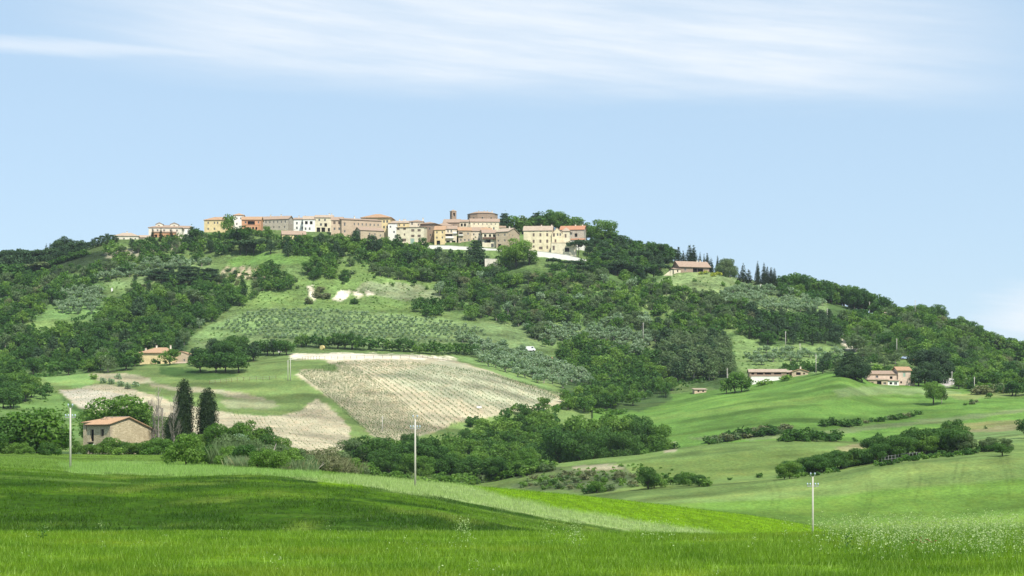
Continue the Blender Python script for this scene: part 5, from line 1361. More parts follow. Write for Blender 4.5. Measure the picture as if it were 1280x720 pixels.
for u, v, p in [(908,484,20),(918,484,28),(927,484,24),(934,482,16)]: put(u, v, 0, 'broad', 'broad', 'bright leafy tree at the left end of the long low farm building', 'leafy trees left of the farm building', 1.15, Y=812, px=p)
for u, v, p in [(952,481,8),(960,480,8),(985,478,9),(979,478,7)]: put(u, v, 0, 'bush', 'lime', 'bright green bush against the white wall of the farm building', 'bright bushes on the white farm wall', 1.5, Y=822, px=p)
scatter([(1195,470),(1240,466),(1290,470),(1290,488),(1210,488)], [(O_,4),(B_,3),(BD,2),(BG,2)], (6,9), 9, 6, 'at the foot of the right-hand wood', 'at the foot of the right wood', .05, 750, seed=55)
for u, v in ((1232,492),(1240,491),(1225,493),(1250,490),(1262,491),(1272,489)): put(u, v, 4.6, 'bush', 'dry' if u < 1250 else 'grey', 'brownish bare bush along the top of the right fields', 'brownish bushes along the top of the right fields', 1.4, ymin=700)
# --- right: hedges between fields
def hedge(pts, step, hr, mix, label, group, seed, Y=None, ymin=0, wf=(1.1,1.6), dup_row=1):
    rg = random.Random(seed)
    for (u0, v0), (u1, v1) in zip(pts[:-1], pts[1:]):
        n = max(1, int(abs(u1-u0)/step))
        for i in range(n):
            for d in range(dup_row):
                f = (i+rg.random()*.7)/n; kind, leaf = rg.choices([m[0] for m in mix], [m[1] for m in mix])[0]
                put(u0+(u1-u0)*f, v0+(v1-v0)*f-d*2.0+rg.uniform(-1,1), 0, kind, leaf, label, group, rg.uniform(*wf), ymin=ymin, px=rg.uniform(*hr)*(.75 if kind == 'bush' else 1))
hedge([(978,599),(1010,594),(1050,587),(1100,578)], 7, (17,27), [(O_,4),(B_,2),(BO,2)], 'dark tree in the left half of the long field hedge', 'trees in the left half of the long field hedge', 61, ymin=425, dup_row=2)
hedge([(1090,580),(1130,572),(1150,570),(1200,566)], 7, (22,34), [(O_,5),(B_,2)], 'dark tree in the thick part of the long field hedge', 'trees in the thick part of the long field hedge', 62, ymin=430, dup_row=2)
hedge([(1095,583),(1150,574),(1215,568)], 6, (9,15), [(BO,2),(BB,1)], 'low bush along the front foot of the thick hedge part', 'low bushes at the foot of the thick hedge', 76, ymin=425)
put(1148, 570, 0, 'oak', 'oak', 'tall round dark tree in the long field hedge, left of the fork', None, 1.15, ymin=430, px=38, force=True)
put(1192, 558, 0, 'broad', 'oak', 'highest tree of the long field hedge, near its right end', None, 1.2, ymin=470, px=36, force=True)
put(1205, 567, 0, 'grey', 'grey', 'silvery round tree with pale stems in the long field hedge', None, 1.2, ymin=430, px=28, force=True)
hedge([(1215,566),(1240,564),(1262,562)], 8, (12,20), [(BO,3),(G_,3),(O_,1)], 'small tree at the thin right end of the long field hedge', 'small trees at the right end of the field hedge', 63, ymin=430)
put(1253, 570, 0, 'oak', 'oak', 'low dark tree standing just before the right end of the long hedge', None, 1.5, ymin=420, px=17, force=True)
put(1281, 548, 0, 'oak', 'oak', 'dark upright tree cut by the right edge of the picture', None, .9, ymin=480, px=26, force=True)
hedge([(972,598),(1000,597),(1050,590)], 10, (8,14), [(BO,1),(BB,1)], 'low bush edging the left half of the long field hedge', 'low bushes edging the long field hedge', 64, ymin=425)
hedge([(884,555),(905,553),(925,549),(945,545),(965,543),(985,541)], 5.5, (10,18), [(BO,3),(BG,3),(BD,2),(O_,1.5)], 'scrubby bush in the broken hedge behind the knoll', 'scrubby bushes in the broken hedge behind the knoll', 65, ymin=545, dup_row=2)
hedge([(978,552),(1000,551),(1025,551),(1050,551)], 5, (11,17), [(BO,4),(O_,2)], 'dark bush in the short low hedge on the knoll top', 'dark bushes in the short hedge on the knoll', 66, ymin=520, dup_row=2)
hedge([(1030,532),(1060,533),(1075,531)], 6, (9,15), [(BO,4)], 'dark bush of the round clump in the middle of the right meadow', 'dark bushes of the round clump in the meadow', 67, ymin=600, dup_row=2)
hedge([(1080,529),(1110,526),(1140,521),(1155,518)], 7, (7,13), [(BG,2),(BO,3),(BD,1)], 'bush along the thin line crossing the right meadow', 'bushes along the thin line in the right meadow', 68, ymin=600)
hedge([(1203,508),(1225,502)], 6, (4,8), [(BO,1),(BD,1)], 'tiny bush on the upper right field edge', 'tiny bushes on the upper right field edge', 69, ymin=640)
for u, v, p in ((1098,553,14),(1041,532,12),(1068,552,7),(1232,536,5),(1215,504,7),(1236,498,9)): put(u, v, 0, 'bush' if p < 12 else 'oak', 'oak', 'single dark bush standing in the right-hand fields', 'single bushes in the right-hand fields', .9, ymin=500, px=p)
# scrub on the knoll flank
for u, v, p, l in [(810,612,30,'oak'),(818,610,22,'broad'),(838,606,12,'broad'),(850,606,17,'oak'),(862,607,20,'broad'),(874,608,18,'oak'),(884,608,13,'broad'),(948,597,8,'oak'),(912,600,5,'oak'),(746,616,18,'broad'),(736,617,14,'oak'),(760,614,12,'grey'),(680,605,13,'broad'),(690,606,10,'oak'),(655,608,9,'broad'),(708,598,14,'dry'),(720,603,10,'grey'),(774,600,14,'dry'),(700,611,10,'grey'),(790,608,10,'dry'),(668,600,9,'dry'),(730,600,10,'dry'),(752,602,11,'grey'),(832,598,8,'oak')]:
    put(u, v, 0, 'bush' if p < 25 else 'broad', l, 'scrub bush on the near flank of the grassy knoll', 'scrub bushes on the knoll flank', 1.15, ymin=360, px=p)
scatter([(640,598),(700,590),(790,590),(800,606),(770,614),(650,608)], [(BD,2),(BG,3),(BB,3)], (1.8,4), 9, 5, 'in the dry thicket on the knoll flank', 'in the dry thicket on the knoll flank', .1, 380, 600, seed=70)
# --- stream valley
for u, vt, Yq, w in [(699,532,640,1.1),(714,524,652,1.0),(732,516,650,1.0),(752,514,655,1.0),(772,515,652,1.0),(790,516,655,1.0),(806,523,648,.85),(820,528,645,.95),(762,530,635,1.0),(725,534,632,1.0),(742,540,625,.9),(785,536,630,.9)]:
    top_at(u, vt, Yq, 'oak', 'oak' if int(u) % 4 else 'broad', 'big dark spreading oak in the group behind the knoll', 'big oaks behind the knoll', w*.9, True)
for i in range(12):
    u = 707+i*6.2
    top_at(u, 478+(i % 3)*5+abs(i-10)*.8, 792+(i % 4)*8, 'oak', 'oak' if i % 3 else 'broad', 'dark tree along the lower edge of the valley-head wood', 'dark trees along the lower edge of the valley-head wood', .95)
    if i % 2: put(u, 0, 0, 'bush', 'broad' if i % 4 else 'oak', 'low bush along the lower edge of the valley-head wood', 'low bushes along the edge of the valley-head wood', 1.5, Y=782, px=9)
for u, v, p in [(445,598,40),(460,600,46),(455,606,26),(478,606,30),(492,604,44),(510,602,46),(530,598,44),(548,598,46),(565,600,38),(580,598,34),(600,590,30),(620,585,32)]:
    put(u, v, 0, 'oak', 'oak' if u != 445 else 'grey', 'dark green tree in the front rank of the stream wood', 'trees in the front rank of the stream wood', 1.15, Y=560, px=p, force=True)
scatter([(470,560),(540,555),(570,550),(600,535),(640,525),(680,520),(700,540),(696,560),(700,575),(640,585),(560,590),(470,590)], [(O_,4),(B_,4),(BB,3),(L_,.8),(BG,1)], (5.5,8.5), 11, 7.5, 'in the stream wood between vineyard and knoll', 'in the stream wood', .06, 540, seed=71)
scatter([(620,515),(690,502),(705,505),(700,522),(640,530)], [(BB,3),(B_,2),(O_,2),(BG,1)], (4,6.5), 11, 7, 'on the grassy bank below the vineyard', 'on the bank below the vineyard', .15, 560, seed=72)
for u, v in ((592,530),(600,532),(588,534)): put(u, v, 4, 'bush', 'oak', 'dark bush in the grass just below the vineyard corner', 'dark bushes below the vineyard corner', 1, ymin=560)

hedge([(690,578),(730,576),(770,574),(815,570),(840,562)], 8, (14,24), [(BB,3),(BL,1),(BO,3)], 'low bush at the foot of the big oaks behind the knoll', 'low bushes under the big oaks', 74, Y=None, ymin=600, dup_row=1)
hedge([(445,606),(500,612),(560,610),(600,604),(690,588)], 8, (14,26), [(BB,3),(BL,1),(BG,2),(B_,1)], 'bush along the front foot of the stream wood', 'bushes along the front of the stream wood', 75, ymin=520, dup_row=2)
for i, (u, Y, p, l) in enumerate([(383,318,30,'dry'),(392,322,36,'dry'),(400,316,26,'dry'),(408,326,38,'dry'),(416,320,30,'dry'),(424,330,36,'grey'),(432,326,28,'dry'),(440,334,30,'broad'),(372,310,30,'grey'),(449,336,24,'grey')]):
    put(u, 0, 0, 'bush', l, 'ragged scrub bush between the reeds and the stream wood', 'ragged scrub by the stream wood', .9, Y=Y, px=p, force=True)
for i, (u, Y, p, l) in enumerate([(278,306,40,'grey'),(287,310,44,'grey'),(297,305,40,'grey'),(306,310,44,'olive'),(316,306,38,'grey'),(326,300,30,'reed'),(337,296,32,'reed'),(350,300,34,'grey'),(362,296,30,'reed')]):
    put(u, 0, 0, 'bush', l, 'feathery grey-green shrub on the bank right of the round leafy bush', 'feathery shrubs right of the round leafy bush', .8, Y=Y, px=p, force=True)
# --- around the old barn: individually placed
V2 = dict(force=True)
put(230, 572, 0, 'cypress', 'cypress', 'left and taller of the two big dark cypresses', None, 1.0, Y=462, px=100, **V2)
put(259, 570, 0, 'cypress', 'cypress', 'right and broader of the two big dark cypresses', None, 1.2, Y=458, px=90, **V2)
put(218, 575, 0, 'cypress', 'cypress', 'small dark cypress pressed against the left big cypress', None, 1.9, Y=452, px=55, **V2)
put(152, 566, 0, 'broad', 'broad', 'big rounded green tree right behind the barn roof', None, 1.35, Y=482, px=86, **V2)
put(128, 562, 0, 'broad', 'broad', 'green tree behind the barn roof at its left', None, 1.2, Y=486, px=68, **V2)
put(176, 566, 0, 'broad', 'broad', 'green tree behind the barn gable at its right', None, 1.2, Y=484, px=76, **V2)
put(46, 592, 0, 'bush', 'broad', 'big round bushy tree left of the near telegraph pole', None, 1.3, Y=400, px=66, **V2)
put(12, 590, 0, 'bush', 'oak', 'round bushy tree at the left edge beside the bigger one', None, 1.3, Y=396, px=52, **V2)
put(73, 590, 0, 'bush', 'broad', 'leafy thicket between the round bushy tree and the barn wall', None, 1.0, Y=398, px=36, **V2)
put(96, 585, 0, 'bush', 'broad', 'green bush hiding the low left corner of the barn', None, .9, Y=405, px=20, **V2)
for i, (u, p, l) in enumerate([(-6,34,'oak'),(8,20,'broad'),(30,18,'broad'),(60,20,'oak')]): put(u, 590, 0, 'bush', l, 'low bush under the round trees at the left edge', 'low bushes under the left edge trees', 1.2, Y=360, px=p, **V2)
for i, (u, v, p, l) in enumerate([(112,576,16,'broad'),(124,577,18,'broad'),(136,578,22,'broad'),(143,576,26,'broad'),(156,578,20,'oak'),(165,577,18,'broad'),(176,578,20,'oak'),(187,578,24,'broad'),(198,578,26,'broad'),(207,580,22,'broad'),(148,582,12,'lime'),(184,584,12,'broad')]):
    put(u, v, 0, 'bush', l, 'bramble bush at the foot of the barn gable', 'bramble bushes at the foot of the barn', 1.15, Y=405-(i>9)*8, px=p, **V2)
put(232, 598, 0, 'bush', 'broad', 'round leafy bush alone on the near grass in front of the cypresses', None, .98, Y=300, px=46, **V2)
put(250, 596, 0, 'bush', 'broad', 'low right lobe of the round leafy bush before the cypresses', None, .9, Y=306, px=28, **V2)
hedge([(262,580),(290,582),(320,584),(345,586),(370,588)], 8, (30,46), [(('bush','broad'),4),(('bush','oak'),3),(B_,1)], 'green bush in the overgrown bank right of the cypresses', 'green bushes in the bank right of the cypresses', 73, ymin=0, wf=(.85,1.1))
for t in TREES[-12:]: t['force'] = True
for u, v, p, l in [(310,560,50,'broad'),(300,565,40,'broad'),(330,565,44,'oak'),(355,570,34,'broad'),(274,565,44,'broad'),(285,560,38,'lime'),(240,570,30,'broad'),(248,580,28,'lime')]:
    put(u, v+18, 0, 'broad', l, 'leafy young tree rising from the bank right of the cypresses', 'leafy young trees on the bank right of the cypresses', 1.0, Y=440, px=p, **V2)
put(374, 600, 0, 'bush', 'grey', 'grey-green willow-like bush at the near edge of the bank', None, 1.2, Y=262, px=28, **V2)
put(345, 598, 0, 'bush', 'grey', 'smaller grey-green bush left of the willow-like bush', None, 1.1, Y=268, px=20, **V2)

# ---------------------------------------------------------------- plant them
def widen(kind, wf): return wf*{'broad':1,'oak':1.12,'lime':1,'grey':1,'cypress':1}.get(kind, 1)
bykind = {}
for t in TREES: bykind.setdefault(kname(t['kind'], t['leaf']), []).append(t)
ORD = ['first','second','third','fourth','fifth','sixth','seventh','eighth','ninth','tenth','eleventh','twelfth','thirteenth','fourteenth','fifteenth','sixteenth']
_g = {}
for t in TREES:
    if t['group']: _g.setdefault((t['group'], t['label']), []).append(t)
for (g_, l_), lst in _g.items():
    if len(lst) == 1 and False: continue
    if len(lst) <= 16 and len(l_.split()) <= 12:
        lst.sort(key=lambda t: t['x']/t['y'])
        for i_, t in enumerate(lst):
            if len(lst) > 1:
                t['label'] = l_ + (', the leftmost' if i_ == 0 else ', the rightmost' if i_ == len(lst)-1 else ', %s from left' % ORD[i_])
rest = []
used_group = {}
rv = random.Random(99)
for nm, lst in bykind.items():
    lst.sort(key=lambda t: (-t['force'], -t['px']))
    rest += [(nm, t) for t in lst[300:]]
    lst = lst[:300]
    for t in lst:
        big = t['px'] > 30 or t['force']
        near = (t['y'] < 520 and t['px'] > 14) or t['px'] > 30
        lod = 2 if near else 1
        var = rv.randrange(3 if lod == 2 else 6)
        w = widen(t['kind'], t['wf'])*t['h']
        if True:
            o = empty(nm, (t['x'], t['y'], t['z']), t['label'], 'bush' if t['kind'] == 'bush' else 'tree', t['group'], t['r'])
            me, tb, _, _ = tree_meshes(t['kind'], t['leaf'], lod, var)
            o.scale = (w, w, t['h'])
            link('crown', me, o)
            link('stems' if t['kind'] == 'bush' else 'trunk', tb, o)
        else:
            o = link(nm, one_mesh(t['kind'], t['leaf'], lod, var, nm), None, (t['x'], t['y'], t['z']), t['label'], 'bush' if t['kind'] == 'bush' else 'tree', t['group'])
            o.rotation_euler = (0, 0, t['r']); o.scale = (w, w, t['h'])
# past 300 of a kind: the smaller ones joined per kind
agg = {}
for nm, t in rest: agg.setdefault((nm, t['leaf']), []).append(t)
print('TREES', len(TREES), {k: len(v) for k, v in bykind.items()}, 'rest', len(rest))
byn = {}
for (nm, leaf), lst in agg.items(): byn.setdefault(nm, []).append((leaf, lst))
for nm, parts_ in byn.items():
    VV = []; mi = []; mats_ = []
    for leaf, lst in parts_:
        for t in lst:
            _, _, Vq, n = tree_meshes(t['kind'], leaf, 0, rv.randrange(6))
            c, s = math.cos(t['r']), math.sin(t['r']); w = widen(t['kind'], t['wf'])*t['h']
            Q = np.empty_like(Vq)
            Q[:, 0] = (Vq[:, 0]*c-Vq[:, 1]*s)*w+t['x']; Q[:, 1] = (Vq[:, 0]*s+Vq[:, 1]*c)*w+t['y']; Q[:, 2] = Vq[:, 2]*t['h']+t['z']
            VV.append(Q); mi += [len(mats_)]*n
        mats_.append(LM[leaf])
    VV = np.concatenate(VV)
    words = nm.replace('_', ' ')
    link(nm + 's_beyond', mesh_np(nm, VV, np.arange(len(VV)).reshape(-1, 4), 4, mats_, mi), None, None, 'smaller %ss scattered through the woods of the hill' % words, 'trees', None, 'stuff')
# undergrowth that fills the woods
def undergrowth(polys, n, name, leaf, hr, label, ymin, seed, size=.9, ymax=1300):
    rg = random.Random(seed); rng = np.random.RandomState(seed); C_ = []; S_ = []
    areas = [(max(p[0] for p in q)-min(p[0] for p in q))*(max(p[1] for p in q)-min(p[1] for p in q)) for q in polys]
    for q, a in zip(polys, areas):
        for _ in range(int(n*a/sum(areas))):
            u = rg.uniform(min(p[0] for p in q), max(p[0] for p in q)); v = rg.uniform(min(p[1] for p in q), max(p[1] for p in q))
            if not inpoly(np.array([u]), np.array([v]), q)[0]: continue
            x, y, z = hit(u, v, ymin, ymax); h = rg.uniform(*hr)
            k = 16
            d = rng.normal(0, 1, (k, 3)); d /= np.linalg.norm(d, axis=1, keepdims=True); d[:, 2] = abs(d[:, 2])
            C_.append(np.array((x, y, z)) + d*np.array((h*1.1, h*1.1, h))); S_.append(d)
    C_ = np.concatenate(C_); S_ = np.concatenate(S_)
    Q = cards(C_, S_, np.full(len(C_), size), rng)
    link(name, mesh_np(name, Q, np.arange(len(Q)).reshape(-1, 4), 4, [LM[leaf]]), None, None, label, 'undergrowth', None, 'stuff')
WOODS = [[(0,402),(66,412),(142,378),(280,352),(304,374),(232,425),(165,458),(0,480)], [(0,345),(60,342),(78,368),(0,405)], [(548,345),(640,345),(832,350),(792,388),(815,410),(612,398),(548,378)],
         [(700,432),(820,430),(918,462),(845,490),(735,508)], [(1040,405),(1115,382),(1290,430),(1300,490),(1195,480),(1110,432)], [(970,352),(1112,378),(1115,388),(975,366)], [(925,390),(1048,394),(1050,428),(925,412)],
         [(800,362),(930,372),(940,402),(820,425),(800,390)], [(340,305),(545,318),(640,338),(560,352),(400,325)], [(440,570),(600,535),(700,520),(700,575),(470,600)]]
undergrowth(WOODS, 5200, 'wood_undergrowth', 'oak', (.8,1.8), 'low dark undergrowth filling the hillside woods', 530, 5, 1.1)
GRASSY = [[(300,330),(560,350),(555,400),(300,400)], [(240,430),(320,385),(620,415),(430,432)], [(830,345),(965,350),(920,375),(800,385)], [(915,425),(1065,440),(1065,460),(920,462)], [(60,345),(200,330),(140,372),(35,402)], [(0,490),(70,490),(110,540),(0,560)], [(640,592),(800,580),(900,600),(700,612)]]
undergrowth(GRASSY, 2200, 'rough_grass_tufts', 'broad', (.15,.45), 'low tufts and scrub dotting the open slopes', 390, 6, .55)

# ---------------------------------------------------------------- bare poplars and dry stuff by the barn
def bare_tree(u, v, Y, px, label, seed, mat_=None, spread=.10):
    r = random.Random(seed); h = px*Y/F; x = (u-640)/F*Y
    root = empty('bare_tree', (x, Y, G(x, Y)-.1), label, 'tree')
    mb = MB(); mb.tube([(0,0,-.3),(.1,0,h*.3),(-.05,.1,h*.6),(.1,0,h)], [h*.013,h*.010,h*.006,h*.002], 7)
    mb.build('trunk', BARKP, root, True)
    tw = MB()
    for k in range(70):
        z = h*(.18+.78*k/70); a = r.uniform(0, 6.28); L = h*spread*r.uniform(.6, 1.5)*(1.15-.6*k/70)
        p1 = (math.cos(a)*L*.4, math.sin(a)*L*.4, z+L*.5); p2 = (math.cos(a)*L*.7, math.sin(a)*L*.7, z+L*1.3)
        tw.tube([(0,0,z), p1, p2], [.045,.03,.01], 4, cap=False)
        for q in range(3):
            b = a+r.uniform(-1, 1); l2 = L*.6
            tw.tube([p1, (p1[0]+math.cos(b)*l2*.4, p1[1]+math.sin(b)*l2*.4, p1[2]+l2)], [.022,.008], 3, cap=False)
    tw.build('branches', LM['twig'], root)
bare_tree(198, 572, 456, 88, 'tall pale leafless poplar between the barn and the cypresses', 1)
bare_tree(203, 572, 458, 66, 'shorter pale leafless stem close beside the tall bare poplar', 2)
bare_tree(217, 572, 450, 76, 'bare twiggy tree just left of the big left cypress', 3, spread=.14)
bare_tree(192, 574, 460, 60, 'thin bare stem leaning over the right corner of the barn', 4, spread=.13)
bare_tree(196, 508, 640, 34, 'small leafless bush-like tree on the pale vineyard behind the barn', 5, spread=.3)
bare_tree(188, 494, 690, 22, 'lower leafless tree left of the one on the pale vineyard', 6, spread=.35)
def leaning(u, v, Y, L, ang, label, rad=.09):
    x = (u-640)/F*Y; z = G(x, Y)
    root = empty('dead_branch', (x, Y, z), label, 'branch')
    mb = MB(); a = R(ang)
    mb.tube([(0,0,-.2),(L*.5*math.cos(a),.2,L*.5*math.sin(a)),(L*math.cos(a),.1,L*math.sin(a))], [rad,rad*.8,rad*.4], 6)
    mb.tube([(L*.5*math.cos(a),.2,L*.5*math.sin(a)),(L*.62*math.cos(a)+.4,.2,L*.62*math.sin(a)+.7)], [rad*.5,rad*.2], 5)
    mb.build('stem', BARKP, root, True)
leaning(333, 600, 262, 3.6, 68, 'pale dead stem leaning right out of the reeds, the taller one')
leaning(345, 600, 262, 2.8, 56, 'pale dead stem leaning right beside the taller one')
leaning(322, 598, 264, 2.8, 62, 'thin pale dead stem at the left of the leaning stems')
leaning(394, 592, 300, 1.8, 38, 'white forked dead branch at the left of the dry reddish scrub', .08)

def clump_blades(name, label, cat, spots, hr, wr, n, leaf, seed, lean=.25, kind=None, group=None, rad=1.2):
    """upright reed-like clumps, one thing each"""
    for i, (u, Y) in enumerate(spots):
        rng = np.random.RandomState(seed+i); x = (u-640)/F*Y; z = G(x, Y)
        a = rng.uniform(0, 6.28, n); rr = rad*np.sqrt(rng.rand(n)); bx = rr*np.cos(a); by = rr*np.sin(a)
        h = rng.uniform(hr[0], hr[1], n); w = rng.uniform(wr[0], wr[1], n); th = rng.uniform(0, 3.14, n)
        lx = bx*.12/rad*h*.5 + rng.normal(0, lean, n)*h*.5; ly = by*.12/rad*h*.5 + rng.normal(0, lean, n)*h*.5
        cx, sx = np.cos(th)*w*.5, np.sin(th)*w*.5
        Q = np.stack([np.stack([bx-cx, by-sx, 0*h-.1], -1), np.stack([bx+cx, by+sx, 0*h-.1], -1), np.stack([bx+lx*.5+cx*.8, by+ly*.5+sx*.8, h*.6], -1), np.stack([bx+lx, by+ly, h], -1)], 1)
        me = mesh_np(name, Q.reshape(-1, 3), np.arange(n*4).reshape(-1, 4), 4, [LM[leaf]])
        l = label + (', %s from left' % ORD[i] if len(spots) > 1 else '')
        o = empty(name, (x, Y, z), l, cat, group or (label.split(' at ')[0]+'s'))
        ob = link('blades', me, o, kind='stuff')
clump_blades('reed_clump', 'pale green clump of reeds at the edge of the near field', 'reeds', [(300,268),(310,266),(320,264),(331,262),(343,260),(354,262),(365,258),(378,257)], (.7,1.8), (.03,.06), 420, 'reed', 300, .5, rad=2.3)
clump_blades('cane_clump', 'tall brownish cane clump at the overgrown bank behind the reeds', 'canes', [(280,300),(288,302),(297,300),(306,304),(316,302)], (1.6,3.8), (.03,.06), 300, 'grey', 320, .4, rad=2.4)
clump_blades('dry_scrub', 'dry reddish twiggy scrub at the left end of the stream wood', 'scrub', [(385,320),(393,330),(401,325),(409,335),(417,325),(425,335),(432,330),(438,338)], (1.0,3.4), (.03,.05), 260, 'dry', 340, .6, rad=2.6)

# ---------------------------------------------------------------- poles
def pole(u, v, px, Y, label, arm=1.1, r=.11, kind='phone', group=None, mat_='concrete'):
    if Y is None: x, Y, z = hit(u, v, 600)
    else: x = (u-640)/F*Y; z = G(x, Y)
    top = (VH-(v-px))/F*Y
    root = empty('telegraph_pole', (x, Y, z), label, 'pole', group or 'telegraph poles across the valley')
    h = top-z
    mb = MB(); mb.tube([(0,0,-.4),(0,0,h*.5),(0,0,h)], [r*1.25,r*1.05,r*.8], 10); mb.build('shaft', P[mat_], root, True)
    if kind == 'phone':
        a = MB(); z1 = h-1.15 if Y < 300 else h-.6
        a.box(-arm, arm, -.05, .05, z1-.05, z1+.06); a.build('crossarm', P['metal'], root)
        ins = [(-arm+.05, z1), (-arm+.38, z1), (arm-.38, z1), (arm-.05, z1)]
        if Y < 300:
            b = MB(); b.tube([(-.26,0,h+.15),(0,0,h-.12),(.26,0,h+.15)], [.035,.045,.035], 6); b.build('top_bracket', P['metal'], root)
            ins += [(-.26, h+.12), (.26, h+.12)]
            for ix, iz in ins:
                c = MB(); c.tube([(ix,0,iz+.03),(ix,0,iz+.12),(ix,0,iz+.16),(ix,0,iz+.34),(ix,0,iz+.40)], [.03,.03,.085,.095,.03], 8); c.build('insulator', P['insul'], root, True)
pole(88, 594, 84, 232, 'near telegraph pole in front of the round bushes left of the barn', .62)
pole(519, 614, 90, 236, 'near telegraph pole at the pale grass strip before the stream wood', .62)
pole(1016, 674, 78, 236, 'near telegraph pole with six pale blue insulators standing before the lower right field', .70)
for u, v, px, l in [(363,476,29,'lattice-like grey pole on the green bank left of the vineyard'),(360,476,26,'second thinner pole touching the grey pole left of the vineyard'),(478,540,20,'slim pale pole standing inside the vineyard'),(804,428,25,'pole standing before the grey pines below the middle wood'),
    (982,436,22,'pole on the pale slope, leftmost of three stepping down'),(1000,446,17,'middle pole of the three stepping down the pale slope'),(1020,469,26,'lowest pole of three on the slope, by the small cottage'),
    (1034,405,20,'pole at the right end of the dark pine stand'),(957,402,12,'short pole within the right olive grove'),(1087,394,17,'pole among the oaks of the right skyline wood'),(1144,392,17,'pole by the hidden cottage near the skyline'),
    (1121,447,24,'pole with crossarm above the stone farmhouse'),(1180,461,18,'pole at the edge of the right-hand wood, upper one'),(1190,482,18,'pole beside the white farm track'),(1218,490,19,'lower pole on the right field edge'),(909,486,26,'pole at the left end of the long low farm building')]:
    x, y, z = hit(u, v, 600)
    pole(u, v, px, y, l, .55, .13)

# ---------------------------------------------------------------- vehicles and small things in the fields
def car(name, u, v, Y, L, paint, label, van=False, yaw=0.0):
    x = (u-640)/F*Y
    root = empty(name, (x, Y, G(x, Y)), label, 'van' if van else 'car', None, R(yaw))
    W = 1.75; h = 1.45
    if van: prof = [(0,.3),(0,1.5),(.1,2.2),(.35,2.35),(L*.80,2.35),(L*.93,1.3),(L,1.1),(L,.3)]
    else: prof = [(0,.3),(0,.85),(.15,.95),(L*.16,1.0),(L*.26,h),(L*.62,h),(L*.76,.98),(L*.97,.85),(L,.7),(L,.3)]
    prof = [(a-L/2, b) for a, b in prof]
    mb = MB(); mb.poly([(a,-W/2,b) for a, b in prof]); mb.poly([(a,W/2,b) for a, b in reversed(prof)])
    for (a, b), (c, d) in zip(prof, prof[1:]+prof[:1]): mb.quad((a,W/2,b),(c,W/2,d),(c,-W/2,d),(a,-W/2,b))
    mb.build('body', P[paint], root)
    g = MB(); z0, z1 = (1.45, 2.1) if van else (1.0, h-.08)
    xa, xb = (L*.62-L/2, L*.84-L/2) if van else (L*.22-L/2, L*.70-L/2)
    for y in (-W/2-.01, W/2+.01): g.poly([(xa,y,z0),(xb,y,z0),(xb-.35,y,z1),(xa+.25,y,z1)])
    g.build('side_window', P['glass'], root)
    for a in (-L*.31, L*.31):
        for y in (-W/2-.02, W/2-.18):
            t = MB(); t.tube([(a,y,.32),(a,y+.2,.32)], [.32,.32], 12); wv = t.build('wheel', P['tyre'], root)
    for y in (-W/2+.2, W/2-.45): t = MB(); t.box(L/2-.01, L/2+.03, y, y+.25, .62, .78); t.build('headlight', P['whitecar'], root)
car('parked_van', 662, 439, None or hit(662,439,860)[1], 5.6, 'whitecar', 'white van parked at the edge of the silvery olive grove', True, 5)
car('parked_car', 788, 419, hit(788,419,860)[1], 4.0, 'whitecar', 'white car under the trees at the right end of the terrace strip', False, -5)
car('parked_car', 1131, 449, hit(1131,449,820)[1], 4.0, 'bluecar', 'pale blue car parked on the grass above the stone farmhouse', False, 10)
car('parked_car', 1142, 451, hit(1142,451,820)[1], 3.8, 'yelcar', 'yellow car parked right of the pale blue car', False, -8)
car('parked_car', 720, 318, 1056, 4.0, 'redcar', 'red car parked on the terrace at the right edge of the village', False, 12)
def small(name, u, v, ymin, parts, label, cat, yaw=0):
    x, y, z = hit(u, v, ymin)
    root = empty(name, (x, y, z), label, cat, None, R(yaw))
    for nm, mb, mt in parts: mb.build(nm, P[mt], root)
def mbx(*boxes):
    mb = MB()
    for b in boxes: mb.box(*b)
    return mb
b_ = MB(); b_.tube([(-.7,0,.95),(.7,0,.95)], [1.0,1.0], 16); c_ = MB(); c_.tube([(.71,0,.95),(.74,0,.95)], [.6,.6], 12)
small('straw_bale', 403, 437, 800, [('bale', b_, 'straw'), ('core', c_, 'straw')], 'golden round straw bale on the bank above the vineyard', 'bale', 60)
small('stone_shrine', 315, 444, 800, [('base', mbx((-.7,.7,-.5,.5,-.3,1.2)), 'tan'), ('top', mbx((-.4,.4,-.35,.35,1.2,2.4)), 'pale')], 'small pale stone pillar in front of the hedge line, left', 'pillar')
small('white_tank', 350, 440, 800, [('tank', mbx((-.9,.9,-.6,.6,-.2,1.0)), 'white'), ('lid', mbx((-.5,.5,-.4,.4,1.0,1.15)), 'metal')], 'small white tank in front of the hedge line above the vineyard', 'tank')
small('white_box', 773, 416, 860, [('case', mbx((-.8,.8,-.6,.6,-.1,1.2)), 'white'), ('lid', mbx((-.85,.85,-.65,.65,1.2,1.3)), 'metal')], 'small white box under the dark trees left of the white car', 'box')
small('white_marker', 140, 364, 860, [('post', mbx((-.4,.4,-.3,.3,-.2,1.6)), 'white'), ('cap', mbx((-.5,.5,-.4,.4,1.6,1.75)), 'pale')], 'tiny white block in the rough ground of the left slope', 'block')
small('gate_pillar', 951, 361, 860, [('pillar', mbx((-.4,.4,-.4,.4,-.3,2.2)), 'white'), ('cap', mbx((-.5,.5,-.5,.5,2.2,2.4)), 'pale')], 'white gate pillar below the skyline cypresses, the left one', 'pillar')
small('gate_pillar', 968, 361, 860, [('pillar', mbx((-.4,.4,-.4,.4,-.3,2.2)), 'white'), ('cap', mbx((-.5,.5,-.5,.5,2.2,2.4)), 'pale')], 'white gate pillar right of the cypresses where the oak wood begins', 'pillar')
